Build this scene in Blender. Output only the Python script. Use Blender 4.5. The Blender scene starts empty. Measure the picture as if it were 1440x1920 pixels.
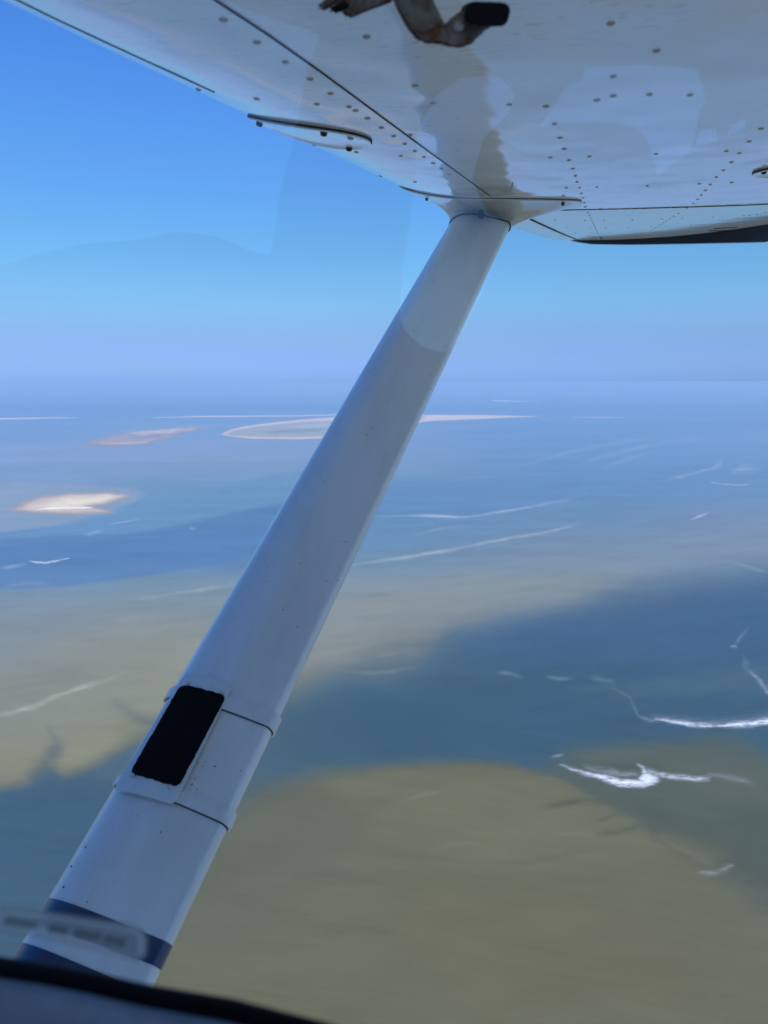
import bpy, bmesh, math, random
import numpy as np
from mathutils import Vector, Matrix
from mathutils.geometry import tessellate_polygon

random.seed(4)
RNG = np.random.default_rng(7)
sc = bpy.context.scene
COL = sc.collection

# ---------------------------------------------------------------- camera, sky, sun, exposure
F = 1390.0                       # focal length in photo pixels (photo is 1440 x 1920)
PITCH = math.radians(10.0)       # camera looks 10 degrees below the horizon
ALT = 900.0                      # metres above the sea
cam_d = bpy.data.cameras.new('camera')
cam = bpy.data.objects.new('camera', cam_d)
COL.objects.link(cam)
cam_d.sensor_fit = 'VERTICAL'
cam_d.sensor_height = 36.0
cam_d.sensor_width = 27.0
cam_d.lens = 36.0 * F / 1920.0
cam_d.clip_start = 0.01
cam_d.clip_end = 1.0e6
cam.location = (0, 0, 0)
cam.rotation_euler = (math.radians(90) - PITCH, 0, 0)
cam_d.dof.use_dof = True
cam_d.dof.focus_distance = 2.1
cam_d.dof.aperture_fstop = 26.06 / 3.2
sc.camera = cam

SUN_EL, SUN_AZ = math.radians(57), math.radians(152)     # azimuth clockwise from the view direction
world = bpy.data.worlds.new('World')
sc.world = world
world.use_nodes = True
wn = world.node_tree
wn.nodes.clear()
sky = wn.nodes.new('ShaderNodeTexSky')
sky.sky_type = 'NISHITA'
sky.sun_disc = False
sky.sun_elevation = SUN_EL
sky.sun_rotation = SUN_AZ
sky.altitude = 900
sky.air_density = 1.25
sky.dust_density = 0.5
sky.ozone_density = 2.2
# faint mauve haze layer that rings the horizon, the same in every direction
tc = wn.nodes.new('ShaderNodeTexCoord')
sx = wn.nodes.new('ShaderNodeSeparateXYZ')
wn.links.new(tc.outputs['Generated'], sx.inputs[0])
ns = wn.nodes.new('ShaderNodeTexNoise')
mp = wn.nodes.new('ShaderNodeMapping')
mp.inputs['Scale'].default_value = (3, 3, 30)
wn.links.new(tc.outputs['Generated'], mp.inputs[0])
wn.links.new(mp.outputs[0], ns.inputs['Vector'])
ns.inputs['Scale'].default_value = 1.0
ns.inputs['Detail'].default_value = 3
ma = wn.nodes.new('ShaderNodeMath'); ma.operation = 'MULTIPLY_ADD'
wn.links.new(ns.outputs['Fac'], ma.inputs[0])
ma.inputs[1].default_value = 0.030
wn.links.new(sx.outputs['Z'], ma.inputs[2])
rp = wn.nodes.new('ShaderNodeValToRGB')
rp.color_ramp.interpolation = 'B_SPLINE'
SKYRAMP = [(0.0, (.256, .500, 1.41)), (.022, (.258, .493, 1.385)), (.045, (.282, .470, 1.15)), (.068, (.318, .478, .955)), (.092, (.362, .560, .945)),
           (.118, (.383, .645, .965)), (.150, (.384, .682, .965)), (.19, (.394, .708, .99)), (.2143, (.388, .724, 1.044)),
           (.2666, (.401, .738, 1.152)), (.3243, (.391, .781, 1.272)), (.40, (.347, .731, 1.329))]
els = rp.color_ramp.elements
while len(els) < len(SKYRAMP):
    els.new(0.5)
for e, (p, c) in zip(els, SKYRAMP):
    e.position = p
    e.color = (c[0] / 1.5, c[1] / 1.5, c[2] / 1.5, 1)
wn.links.new(ma.outputs[0], rp.inputs[0])
mx = wn.nodes.new('ShaderNodeMix'); mx.data_type = 'RGBA'; mx.blend_type = 'MULTIPLY'
mx.inputs[0].default_value = 1.0
wn.links.new(sky.outputs[0], mx.inputs[6])
wn.links.new(rp.outputs[0], mx.inputs[7])
bg = wn.nodes.new('ShaderNodeBackground')
bg.inputs['Strength'].default_value = 0.15
wn.links.new(mx.outputs[2], bg.inputs['Color'])
wo = wn.nodes.new('ShaderNodeOutputWorld')
wn.links.new(bg.outputs[0], wo.inputs['Surface'])

sun_d = bpy.data.lights.new('sun', 'SUN')
sun_d.energy = 3.2
sun_d.angle = math.radians(0.5)
sun_d.color = (1.0, 0.965, 0.90)
sun = bpy.data.objects.new('sun', sun_d)
COL.objects.link(sun)
sdir = Vector((math.sin(SUN_AZ) * math.cos(SUN_EL), math.cos(SUN_AZ) * math.cos(SUN_EL), math.sin(SUN_EL)))
sun.rotation_euler = sdir.to_track_quat('Z', 'Y').to_euler()

sc.view_settings.view_transform = 'Standard'
sc.view_settings.look = 'None'
sc.view_settings.gamma = 1
sc.view_settings.use_curve_mapping = False
sc.view_settings.exposure = 0.5
sc.cycles.max_bounces = 10
sc.cycles.transparent_max_bounces = 16
sc.cycles.volume_bounces = 1
sc.cycles.use_denoising = True
sc.cycles.caustics_reflective = False
sc.cycles.caustics_refractive = False

# ---------------------------------------------------------------- frames
CAMROT = Matrix(((1, 0, 0), (0, math.cos(PITCH), math.sin(PITCH)), (0, -math.sin(PITCH), math.cos(PITCH))))
# CAMROT maps (right, forward, up) of the view to world axes


def ray(px, py):
    """direction in the view frame of a photo pixel"""
    return np.array([(px - 720.0) / F, 1.0, (960.0 - py) / F])


def sea_at(px, py, z=-ALT):
    """the point of the sea seen along a photo pixel"""
    cp, sp = math.cos(PITCH), math.sin(PITCH)
    px = np.asarray(px, float); py = np.asarray(py, float)
    dx = (px - 720) / F; du = (960 - py) / F
    X = dx; Y = cp + sp * du; Z = -sp + cp * du
    t = z / Z
    return X * t, Y * t


# aircraft axes: x aft along the chord, y outboard along the span, z up, seen from the pilot's eye
SA = np.array([.309, 1, .306]); SA /= np.linalg.norm(SA)
NA = np.array([0, -.306, 1.]); NA /= np.linalg.norm(NA)
CA = np.cross(SA, NA)
A3 = Matrix([[CA[i], SA[i], NA[i]] for i in range(3)])      # aircraft frame -> view frame
AIR = (CAMROT @ A3).to_4x4()


def loc_ray(px, py):
    d = ray(px, py)
    return np.array([d @ CA, d @ SA, d @ NA])


# ---------------------------------------------------------------- helpers
def tag(o, label=None, cat=None, group=None, kind=None):
    if label: o['label'] = label
    if cat: o['category'] = cat
    if group: o['group'] = group
    if kind: o['kind'] = kind
    return o


def mesh_obj(name, verts, faces, mat, parent=None, smooth=True, mw=None):
    me = bpy.data.meshes.new(name)
    me.from_pydata([tuple(map(float, v)) for v in verts], [], faces)
    me.materials.append(mat)
    if smooth:
        me.polygons.foreach_set('use_smooth', [True] * len(me.polygons))
    me.update()
    o = bpy.data.objects.new(name, me)
    COL.objects.link(o)
    if parent: o.parent = parent
    return o


def bm_obj(name, bm, mat, parent=None, smooth=True, sharp=35):
    bmesh.ops.recalc_face_normals(bm, faces=bm.faces)
    for f in bm.faces: f.smooth = smooth
    if smooth:
        for e in bm.edges:
            if len(e.link_faces) == 2 and e.calc_face_angle(0) > math.radians(sharp):
                e.smooth = False
    me = bpy.data.meshes.new(name)
    bm.to_mesh(me); bm.free()
    me.materials.append(mat)
    o = bpy.data.objects.new(name, me)
    COL.objects.link(o)
    if parent: o.parent = parent
    return o


def s2l(c):
    return c / 12.92 if c <= .04045 else ((c + .055) / 1.055) ** 2.4


def hexl(h):
    return np.array([s2l(int(h[i:i + 2], 16) / 255) for i in (1, 3, 5)])


class NT:
    def __init__(self, name):
        self.m = bpy.data.materials.new(name)
        self.m.use_nodes = True
        self.t = self.m.node_tree
        self.t.nodes.clear()
        self.out = self.n('ShaderNodeOutputMaterial')

    def n(self, kind, **kw):
        nd = self.t.nodes.new(kind)
        for k, v in kw.items(): setattr(nd, k, v)
        return nd

    def l(self, a, b): self.t.links.new(a, b)

    def bsdf(self, color=(.5, .5, .5), rough=.5, metal=0, spec=.5, coat=0, coat_rough=.05, ior=1.45):
        b = self.n('ShaderNodeBsdfPrincipled')
        b.inputs['Base Color'].default_value = (*color, 1)
        b.inputs['Roughness'].default_value = rough
        b.inputs['Metallic'].default_value = metal
        b.inputs['IOR'].default_value = ior
        b.inputs['Coat Weight'].default_value = coat
        b.inputs['Coat Roughness'].default_value = coat_rough
        self.l(b.outputs[0], self.out.inputs['Surface'])
        self.b = b
        return b

    def noise(self, scale, detail=3, mapping=None, rough=.5, coord='Object', dist=0):
        tcn = self.n('ShaderNodeTexCoord')
        mpn = self.n('ShaderNodeMapping')
        if mapping: mpn.inputs['Scale'].default_value = mapping
        self.l(tcn.outputs[coord], mpn.inputs[0])
        nn = self.n('ShaderNodeTexNoise')
        nn.inputs['Scale'].default_value = scale
        nn.inputs['Detail'].default_value = detail
        nn.inputs['Roughness'].default_value = rough
        nn.inputs['Distortion'].default_value = dist
        self.l(mpn.outputs[0], nn.inputs['Vector'])
        return nn.outputs['Fac']

    def ramp(self, fac, stops):
        r = self.n('ShaderNodeValToRGB')
        e = r.color_ramp.elements
        while len(e) < len(stops): e.new(.5)
        for x, (p, c) in zip(e, stops):
            x.position = p
            x.color = (*c, 1) if len(c) == 3 else c
        self.l(fac, r.inputs[0])
        return r.outputs[0]

    def mix(self, fac, a, b, blend='MIX'):
        m = self.n('ShaderNodeMix', data_type='RGBA', blend_type=blend)
        if isinstance(fac, (int, float)): m.inputs[0].default_value = fac
        else: self.l(fac, m.inputs[0])
        for i, v in ((6, a), (7, b)):
            if isinstance(v, tuple): m.inputs[i].default_value = (*v, 1)
            else: self.l(v, m.inputs[i])
        return m.outputs[2]

    def bump(self, height, dist, prev=None, strength=1.0):
        b = self.n('ShaderNodeBump')
        b.inputs['Strength'].default_value = strength
        b.inputs['Distance'].default_value = dist
        self.l(height, b.inputs['Height'])
        if prev: self.l(prev, b.inputs['Normal'])
        return b.outputs[0]


def g(v): return (v, v, v)


# ---------------------------------------------------------------- materials
def paint_wing(name='white_wing_paint', coat=1.0, wave=.0055):
    k = NT(name)
    b = k.bsdf((.8, .81, .8), .45, coat=coat, coat_rough=.045)
    b.inputs['Coat IOR'].default_value = 1.75
    grime = k.ramp(k.noise(3.0, 5, (1, .5, 1), .6), [(.35, (.76, .77, .765)), (.75, (.84, .84, .825))])
    streak = k.ramp(k.noise(9, 4, (1, 14, 1), .6), [(.56, g(1.)), (.74, g(.86))])
    c1 = k.mix(1.0, grime, streak, 'MULTIPLY')
    spk = k.ramp(k.noise(150, 2, (.28, 1, 1), .6), [(.61, g(1.)), (.66, g(.62))])
    region = k.ramp(k.noise(2.3, 2), [(.42, g(.0)), (.60, g(1.))])
    c2 = k.mix(region, c1, k.mix(1.0, c1, spk, 'MULTIPLY'))
    k.l(c2, b.inputs['Base Color'])
    # oil-canned sheet: slow waves, plus a slight orange peel
    w = k.bump(k.noise(7, 1, (1, .62, 1)), wave)
    w = k.bump(k.noise(24, 1, (1, .5, 1)), .00042, w)
    w = k.bump(k.noise(110, 2, (.35, 1, 1)), .00005, w)
    k.l(w, b.inputs['Normal']); k.l(w, b.inputs['Coat Normal'])
    return k.m


def paint_strut():
    k = NT('white_strut_paint')
    b = k.bsdf((.70, .71, .71), .38, coat=1.0, coat_rough=.08)
    c = k.ramp(k.noise(5, 5, None, .6), [(.3, (.85, .86, .845)), (.8, (.90, .90, .885))])
    smear = k.ramp(k.noise(9, 5, (1, .25, .25), .65), [(.45, g(1.)), (.75, (.80, .80, .765))])
    c = k.mix(1.0, c, smear, 'MULTIPLY')
    chips = k.ramp(k.noise(70, 3, (1, 1, 1), .7), [(.715, g(1.)), (.73, g(.2))])
    k.l(k.ramp(k.noise(14, 4, (1, .4, .4)), [(.35, g(.05)), (.75, g(.22))]), b.inputs['Coat Roughness'])
    c = k.mix(1.0, c, chips, 'MULTIPLY')
    k.l(c, b.inputs['Base Color'])
    w = k.bump(k.noise(160, 2), .00004)
    w = k.bump(k.noise(6, 1), .0012, w)
    k.l(w, b.inputs['Normal']); k.l(w, b.inputs['Coat Normal'])
    return k.m


def simple(name, col, rough=.5, metal=0, coat=0, var=.15, scale=30, bump=0.0):
    k = NT(name)
    b = k.bsdf(col, rough, metal, coat=coat)
    lo = tuple(x * (1 - var) for x in col); hi = tuple(min(1, x * (1 + var)) for x in col)
    k.l(k.ramp(k.noise(scale, 4, None, .6), [(.3, lo), (.7, hi)]), b.inputs['Base Color'])
    if max(col) < .06: b.inputs['Specular IOR Level'].default_value = .15
    if bump: k.l(k.bump(k.noise(scale * 3, 3), bump), b.inputs['Normal'])
    return k.m


M_WING = paint_wing()
M_WING2 = paint_wing('weathered_wing_paint', .6, .0012)
M_STRUT = paint_strut()
M_NAVY = simple('navy_paint', (.012, .034, .105), .35, coat=.7, var=.12, scale=12)
M_TIP = simple('dark_tip_paint', (.010, .020, .040), .35, coat=.5, var=.15, scale=6)
M_RIVET = simple('weathered_rivet', (.44, .41, .36), .45, 0, var=.35, scale=40)
M_BOLT = simple('dirty_screw', (.055, .045, .036), .8, 0, var=.5, scale=120, bump=.0005)
M_SEAM = simple('seam_gap', (.035, .035, .04), .7, var=.3)
M_SEAL = simple('grey_seam_sealant', (.14, .15, .16), .8, var=.3)
M_FAIR = simple('fairing_paint', (.60, .61, .59), .4, coat=.7, var=.06, scale=14)
M_GRIP = simple('black_grit', (.0022, .0026, .0034), 1.0, var=.6, scale=900, bump=.0008)
M_RUBBER = simple('black_rubber', (.008, .008, .009), .6, var=.3, scale=60, bump=.0006)
M_STEPW = simple('step_white_paint', (.80, .81, .80), .42, coat=.5, var=.07, scale=60, bump=.00015)
M_SCREWW = simple('painted_screw', (.62, .62, .60), .35, var=.2, scale=200)
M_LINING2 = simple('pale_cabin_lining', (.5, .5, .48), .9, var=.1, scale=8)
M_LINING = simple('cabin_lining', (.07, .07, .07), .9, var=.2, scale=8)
M_SEAT = simple('dark_seat_cloth', (.02, .02, .022), .95, var=.3, scale=20)
M_DOOR = simple('door_paint', (.72, .74, .75), .45, coat=.2, var=.22, scale=22, bump=.0006)


def mat_latch():
    k = NT('worn_latch_metal')
    b = k.bsdf((.3, .31, .3), .5, .25)
    base = k.ramp(k.noise(90, 5, None, .7), [(.30, (.16, .15, .13)), (.44, (.40, .40, .37)), (.75, (.58, .58, .54))])
    rust = k.ramp(k.noise(26, 5, None, .65, dist=.6), [(.47, g(0.)), (.60, g(1.))])
    k.l(k.mix(rust, base, (.26, .10, .035)), b.inputs['Base Color'])
    k.l(k.bump(k.noise(160, 4), .0012), b.inputs['Normal'])
    return k.m


M_LATCH = mat_latch()


def mat_glass():
    """window sheet: lets the view through, mirrors a few percent, faint blue tint"""
    k = NT('acrylic_window')
    tr = k.n('ShaderNodeBsdfTransparent'); tr.inputs[0].default_value = (.955, .975, .99, 1)
    gl = k.n('ShaderNodeBsdfGlossy'); gl.inputs['Roughness'].default_value = 0.012
    k.l(k.bump(k.noise(9, 2), .0011), gl.inputs['Normal'])
    gl.inputs['Color'].default_value = (1, 1, 1, 1)
    geo = k.n('ShaderNodeNewGeometry')
    dot = k.n('ShaderNodeVectorMath', operation='DOT_PRODUCT')
    k.l(geo.outputs['Normal'], dot.inputs[0]); k.l(geo.outputs['Incoming'], dot.inputs[1])
    ab = k.n('ShaderNodeMath', operation='ABSOLUTE'); k.l(dot.outputs['Value'], ab.inputs[0])
    om = k.n('ShaderNodeMath', operation='SUBTRACT'); om.inputs[0].default_value = 1; k.l(ab.outputs[0], om.inputs[1])
    pw = k.n('ShaderNodeMath', operation='POWER'); k.l(om.outputs[0], pw.inputs[0]); pw.inputs[1].default_value = 5
    sch = k.n('ShaderNodeMath', operation='MULTIPLY_ADD'); k.l(pw.outputs[0], sch.inputs[0])
    sch.inputs[1].default_value = .925; sch.inputs[2].default_value = .075
    mxs = k.n('ShaderNodeMixShader')
    k.l(sch.outputs[0], mxs.inputs[0]); k.l(tr.outputs[0], mxs.inputs[1]); k.l(gl.outputs[0], mxs.inputs[2])
    k.l(mxs.outputs[0], k.out.inputs['Surface'])
    return k.m


M_GLASS = mat_glass()


def mat_reflection(name, col, alpha):
    k = NT(name)
    tr = k.n('ShaderNodeBsdfTransparent')
    tl = k.n('ShaderNodeBsdfTranslucent'); tl.inputs[0].default_value = (*col, 1)
    k2 = k.n('ShaderNodeMixShader'); k2.inputs[0].default_value = alpha
    k.l(tr.outputs[0], k2.inputs[1]); k.l(tl.outputs[0], k2.inputs[2])
    k.l(k2.outputs[0], k.out.inputs['Surface'])
    return k.m


M_REFL = mat_reflection('smoky_reflection_tint', (.50, .56, .60), .42)  # see-through tints for the reflection painted onto the pane
M_REFL2 = mat_reflection('pale_reflection_tint', (.85, .9, .93), .45)
M_REFL3 = mat_reflection('dark_reflection_tint', (.22, .27, .30), .45)

# ---------------------------------------------------------------- the sea
CAL = None


def vnoise(x, y, seed=0):
    """smooth value noise on arrays"""
    xi = np.floor(x).astype(np.int64); yi = np.floor(y).astype(np.int64)
    fx = x - xi; fy = y - yi
    fx = fx * fx * (3 - 2 * fx); fy = fy * fy * (3 - 2 * fy)

    def hsh(a, b):
        h = (a * 374761393 + b * 668265263 + seed * 982451653) & 0x7fffffff
        h = ((h ^ (h >> 13)) * 1274126177) & 0x7fffffff
        return ((h ^ (h >> 16)) & 0xffff) / 65535.0
    return ((hsh(xi, yi) * (1 - fx) + hsh(xi + 1, yi) * fx) * (1 - fy)
            + (hsh(xi, yi + 1) * (1 - fx) + hsh(xi + 1, yi + 1) * fx) * fy)


def fbm(x, y, seed=0, octv=4, gain=.5):
    v = 0; a = 1; s = 0
    for i in range(octv):
        v = v + a * (vnoise(x * 2 ** i, y * 2 ** i, seed + i * 17) - .5); s += a; a *= gain
    return v / s * 2


def poly_sd(X, Y, poly, sy=1.0):
    """signed distance (positive inside) with the vertical stretched by sy"""
    P = np.array(poly, float) * [1, sy]
    Y = Y * sy
    d = np.full(X.shape, 1e18); ins = np.zeros(X.shape, bool)
    for i in range(len(P)):
        a = P[i]; b = P[(i + 1) % len(P)]
        e = b - a; w0 = X - a[0]; w1 = Y - a[1]
        t = np.clip((w0 * e[0] + w1 * e[1]) / max(e @ e, 1e-9), 0, 1)
        d = np.minimum(d, (w0 - e[0] * t) ** 2 + (w1 - e[1] * t) ** 2)
        if a[1] != b[1]:
            c = ((a[1] > Y) != (b[1] > Y)) & (X < (b[0] - a[0]) * (Y - a[1]) / (b[1] - a[1]) + a[0])
            ins ^= c
    return np.sqrt(d) * np.where(ins, 1, -1)


def line_d(X, Y, pts, sy=1.0):
    """distance to a polyline and position 0..1 along it"""
    P = np.array(pts, float) * [1, sy]; Y = Y * sy
    L = np.r_[0, np.cumsum(np.linalg.norm(np.diff(P, axis=0), axis=1))]
    d = np.full(X.shape, 1e18); u = np.zeros(X.shape)
    for i in range(len(P) - 1):
        a = P[i]; e = P[i + 1] - a; w0 = X - a[0]; w1 = Y - a[1]
        t = np.clip((w0 * e[0] + w1 * e[1]) / (e @ e), 0, 1)
        dd = (w0 - e[0] * t) ** 2 + (w1 - e[1] * t) ** 2
        m = dd < d
        d = np.where(m, dd, d); u = np.where(m, (L[i] + t * (L[i + 1] - L[i])) / L[-1], u)
    return np.sqrt(d), u


def sstep(x): x = np.clip(x, 0, 1); return x * x * (3 - 2 * x)


# water appearance across the bay, row by row
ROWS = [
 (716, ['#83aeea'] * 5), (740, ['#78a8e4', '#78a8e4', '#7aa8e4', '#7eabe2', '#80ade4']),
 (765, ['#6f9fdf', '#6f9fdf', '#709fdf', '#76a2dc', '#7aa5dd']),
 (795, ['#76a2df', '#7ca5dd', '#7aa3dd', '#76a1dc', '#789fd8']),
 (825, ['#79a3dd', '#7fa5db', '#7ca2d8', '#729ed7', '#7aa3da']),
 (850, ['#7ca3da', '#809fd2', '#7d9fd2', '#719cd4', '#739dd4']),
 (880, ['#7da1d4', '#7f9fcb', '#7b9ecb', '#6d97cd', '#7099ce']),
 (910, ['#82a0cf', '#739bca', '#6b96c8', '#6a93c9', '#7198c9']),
 (945, ['#84a0c8', '#6897c6', '#638fc3', '#6b92c4', '#7295c2']),
 (980, ['#7097c6', '#6692be', '#658fbf', '#7094bd', '#7994ba']),
 (1010, ['#5f8bc3', '#5a86bf', '#6790bb', '#7793b6', '#7e96b4']),
 (1050, ['#557fb8', '#5b84b8', '#7292b2', '#7d94af', '#7f97b2']),
 (1090, ['#6f93bb', '#7592ae', '#8096ad', '#8196ac', '#7490b2']),
 (1130, ['#7e96ae', '#8197a8', '#8596a6', '#8094a8', '#5f81aa']),
 (1170, ['#8194a5', '#8a99a4', '#83939f', '#6f8aa4', '#4c72a3']),
 (1210, ['#8496a4', '#8f9c9f', '#7c8c96', '#527394', '#476b98']),
 (1250, ['#8797a2', '#939d9a', '#6d8392', '#446889', '#4a6a8d']),
 (1300, ['#889595', '#8e9992', '#4c6c86', '#406285', '#456688']),
 (1350, ['#8b9490', '#8f978a', '#42637f', '#3f6083', '#426285']),
 (1400, ['#8b9380', '#888f7e', '#426078', '#42617c', '#4b6474']),
 (1450, ['#88907d', '#7c8878', '#506973', '#4c6370', '#4e6369']),
 (1500, ['#46657f', '#4c6577', '#67746b', '#566968', '#52665f']),
 (1600, ['#456080', '#4c6474', '#6d7766', '#6c7563', '#566962']),
 (1700, ['#4c6478', '#5a6b6e', '#6c7666', '#717660', '#5f6c62']),
 (1800, ['#556a70', '#647068', '#6d7564', '#71745e', '#676d5e']),
 (1925, ['#5c6c6a', '#6a7263', '#6b7262', '#6f715c', '#69695a']),
 (2100, ['#5c6c6a', '#6a7263', '#6b7262', '#6f715c', '#69695a'])]
RX = np.array([0, 360, 720, 1080, 1440.])

# (outline, colour, feather px, opacity): plumes of silt, channels and shoals
DARK = [(0, 1486), (52, 1465), (44, 1448), (70, 1423), (95, 1405), (106, 1392), (90, 1368), (121, 1403), (100, 1434),
        (120, 1448), (167, 1432), (208, 1410), (243, 1382), (281, 1365), (254, 1350), (220, 1320), (268, 1345),
        (300, 1352), (345, 1330), (420, 1318), (560, 1302), (640, 1275), (735, 1262), (790, 1240), (830, 1205),
        (900, 1182), (1010, 1160), (1130, 1130), (1280, 1105), (1600, 1060), (1600, 1400), (1440, 1420), (1380, 1383), (1150, 1395),
        (1050, 1420), (1000, 1445), (880, 1430), (740, 1440), (600, 1465), (470, 1510), (330, 1640), (250, 1800),
        (-200, 1900), (-200, 1500)]
PLUME = [(420, 1530), (480, 1496), (600, 1457), (700, 1441), (800, 1436), (900, 1432), (965, 1440), (1040, 1457), (1085, 1480),
         (1112, 1496), (1050, 1508), (1018, 1514), (1100, 1508), (1125, 1508), (1156, 1520), (1110, 1540), (1160, 1528), (1189, 1538), (1180, 1550), (1120, 1564), (1200, 1552),
         (1222, 1560), (1226, 1574), (1240, 1563), (1300, 1578), (1350, 1604), (1330, 1640), (1390, 1665), (1450, 1720), (1700, 1800), (1700, 2150),
         (200, 2150), (240, 1800), (300, 1680)]
LAYERS = [
 # outline, colour, feather, opacity, vertical stretch, warp
 ([(-100, 775), (500, 772), (1440, 770), (1440, 790), (-100, 795)], '#7aa6e2', 8, .5, 3, 3),
 ([(-80, 838), (200, 828), (430, 822), (700, 818), (700, 850), (300, 872), (-80, 870)], '#8aa6d8', 14, .55, 3, 6),
 ([(-80, 925), (30, 905), (250, 915), (270, 928), (215, 965), (120, 985), (-80, 1008)], '#8ea6ca', 9, .75, 3, 4),
 ([(-80, 1012), (80, 992), (230, 950), (330, 932), (480, 898), (620, 872), (700, 862), (700, 905), (560, 940), (400, 968), (200, 1010), (-80, 1036)], '#6b98c8', 9, .7, 2.5, 5),
 ([(280, 1000), (340, 985), (450, 958), (560, 938), (640, 925), (640, 990), (450, 1048), (300, 1076), (130, 1100), (-80, 1106), (-80, 1020), (100, 1004)], '#5a85bd', 10, .75, 2.5, 5),
 ([(700, 905), (900, 900), (1200, 880), (1440, 880), (1440, 925), (1100, 945), (900, 960), (700, 958)], '#6a94c8', 14, .6, 2, 6),
 ([(650, 975), (900, 960), (1150, 930), (1360, 935), (1180, 958), (1000, 985), (800, 1020), (650, 1050)], '#6c94bf', 14, .45, 2, 6),
 ([(1440, 1085), (1300, 1108), (1150, 1130), (1010, 1165), (860, 1195), (840, 1240), (1100, 1250), (1500, 1200)], '#4f74a4', 75, .55, 1.3, 10),
 (DARK, '#40617f', [0, 14, 300, 26, 560, 46, 760, 60, 1000, 70], .85, 1, 5),
 ([(960, 1150), (1440, 1100), (1560, 1100), (1560, 1230), (1000, 1235), (880, 1215)], '#466c99', 70, .6, 1, 9),
 ([(1060, 1292), (1250, 1272), (1440, 1245), (1560, 1235), (1560, 1300), (1440, 1292), (1180, 1310)], '#4f6e88', 16, .55, 1.5, 9),
 ([(1050, 1420), (1080, 1405), (1150, 1394), (1280, 1386), (1380, 1382), (1410, 1400), (1440, 1420), (1600, 1440), (1600, 1800), (1440, 1720), (1300, 1600), (1150, 1530), (1080, 1480), (1030, 1450)], '#56696a', [1000, 40, 1100, 26, 1380, 26, 1430, 12], .75, 1, 6),
 ([(1075, 1415), (1180, 1404), (1330, 1400), (1400, 1430), (1560, 1450), (1560, 1500), (1350, 1500), (1240, 1440), (1120, 1430)], '#5e706e', 20, .6, 1.4, 8),
 ([(1200, 1520), (1440, 1540), (1560, 1560), (1560, 1680), (1400, 1640), (1300, 1590)], '#506560', 30, .6, 1, 8),
 (PLUME, '#6f7764', [420, 70, 640, 26, 850, 14, 1000, 8, 1200, 8, 1300, 22, 1440, 60], .82, 1, 4),
 ([(620, 1465), (760, 1445), (940, 1442), (1060, 1476), (1180, 1545), (1240, 1590), (1000, 1640), (700, 1560)], '#767d69', 26, .75, 1, 10),
 ([(560, 1500), (700, 1500), (640, 1640), (420, 1720), (380, 1640)], '#667269', 50, .6, 1, 14),
 ([(760, 1660), (1200, 1640), (1330, 1720), (1300, 1880), (900, 1900), (700, 1800)], '#72745e', 60, .7, 1, 14),
 ([(840, 1180), (880, 1170), (840, 1225), (800, 1245)], '#4f718f', 14, .5, 1, 5),
 ([(560, 1125), (900, 1080), (1180, 1075), (1080, 1125), (860, 1165), (720, 1190), (640, 1240), (560, 1262)], '#8a98a2', 36, .7, 1.3, 10),
 ([(120, 1200), (330, 1180), (350, 1300), (270, 1345), (120, 1390), (60, 1400), (-60, 1420), (-60, 1330)], '#8c978f', 50, .5, 1, 9),
 ([(-60, 1400), (70, 1400), (90, 1425), (45, 1462), (-60, 1480)], '#8c957f', 24, .7, 1, 5),
 ([(125, 1400), (230, 1350), (262, 1375), (205, 1402), (130, 1440)], '#909881', 26, .75, 1, 5),
]
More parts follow.
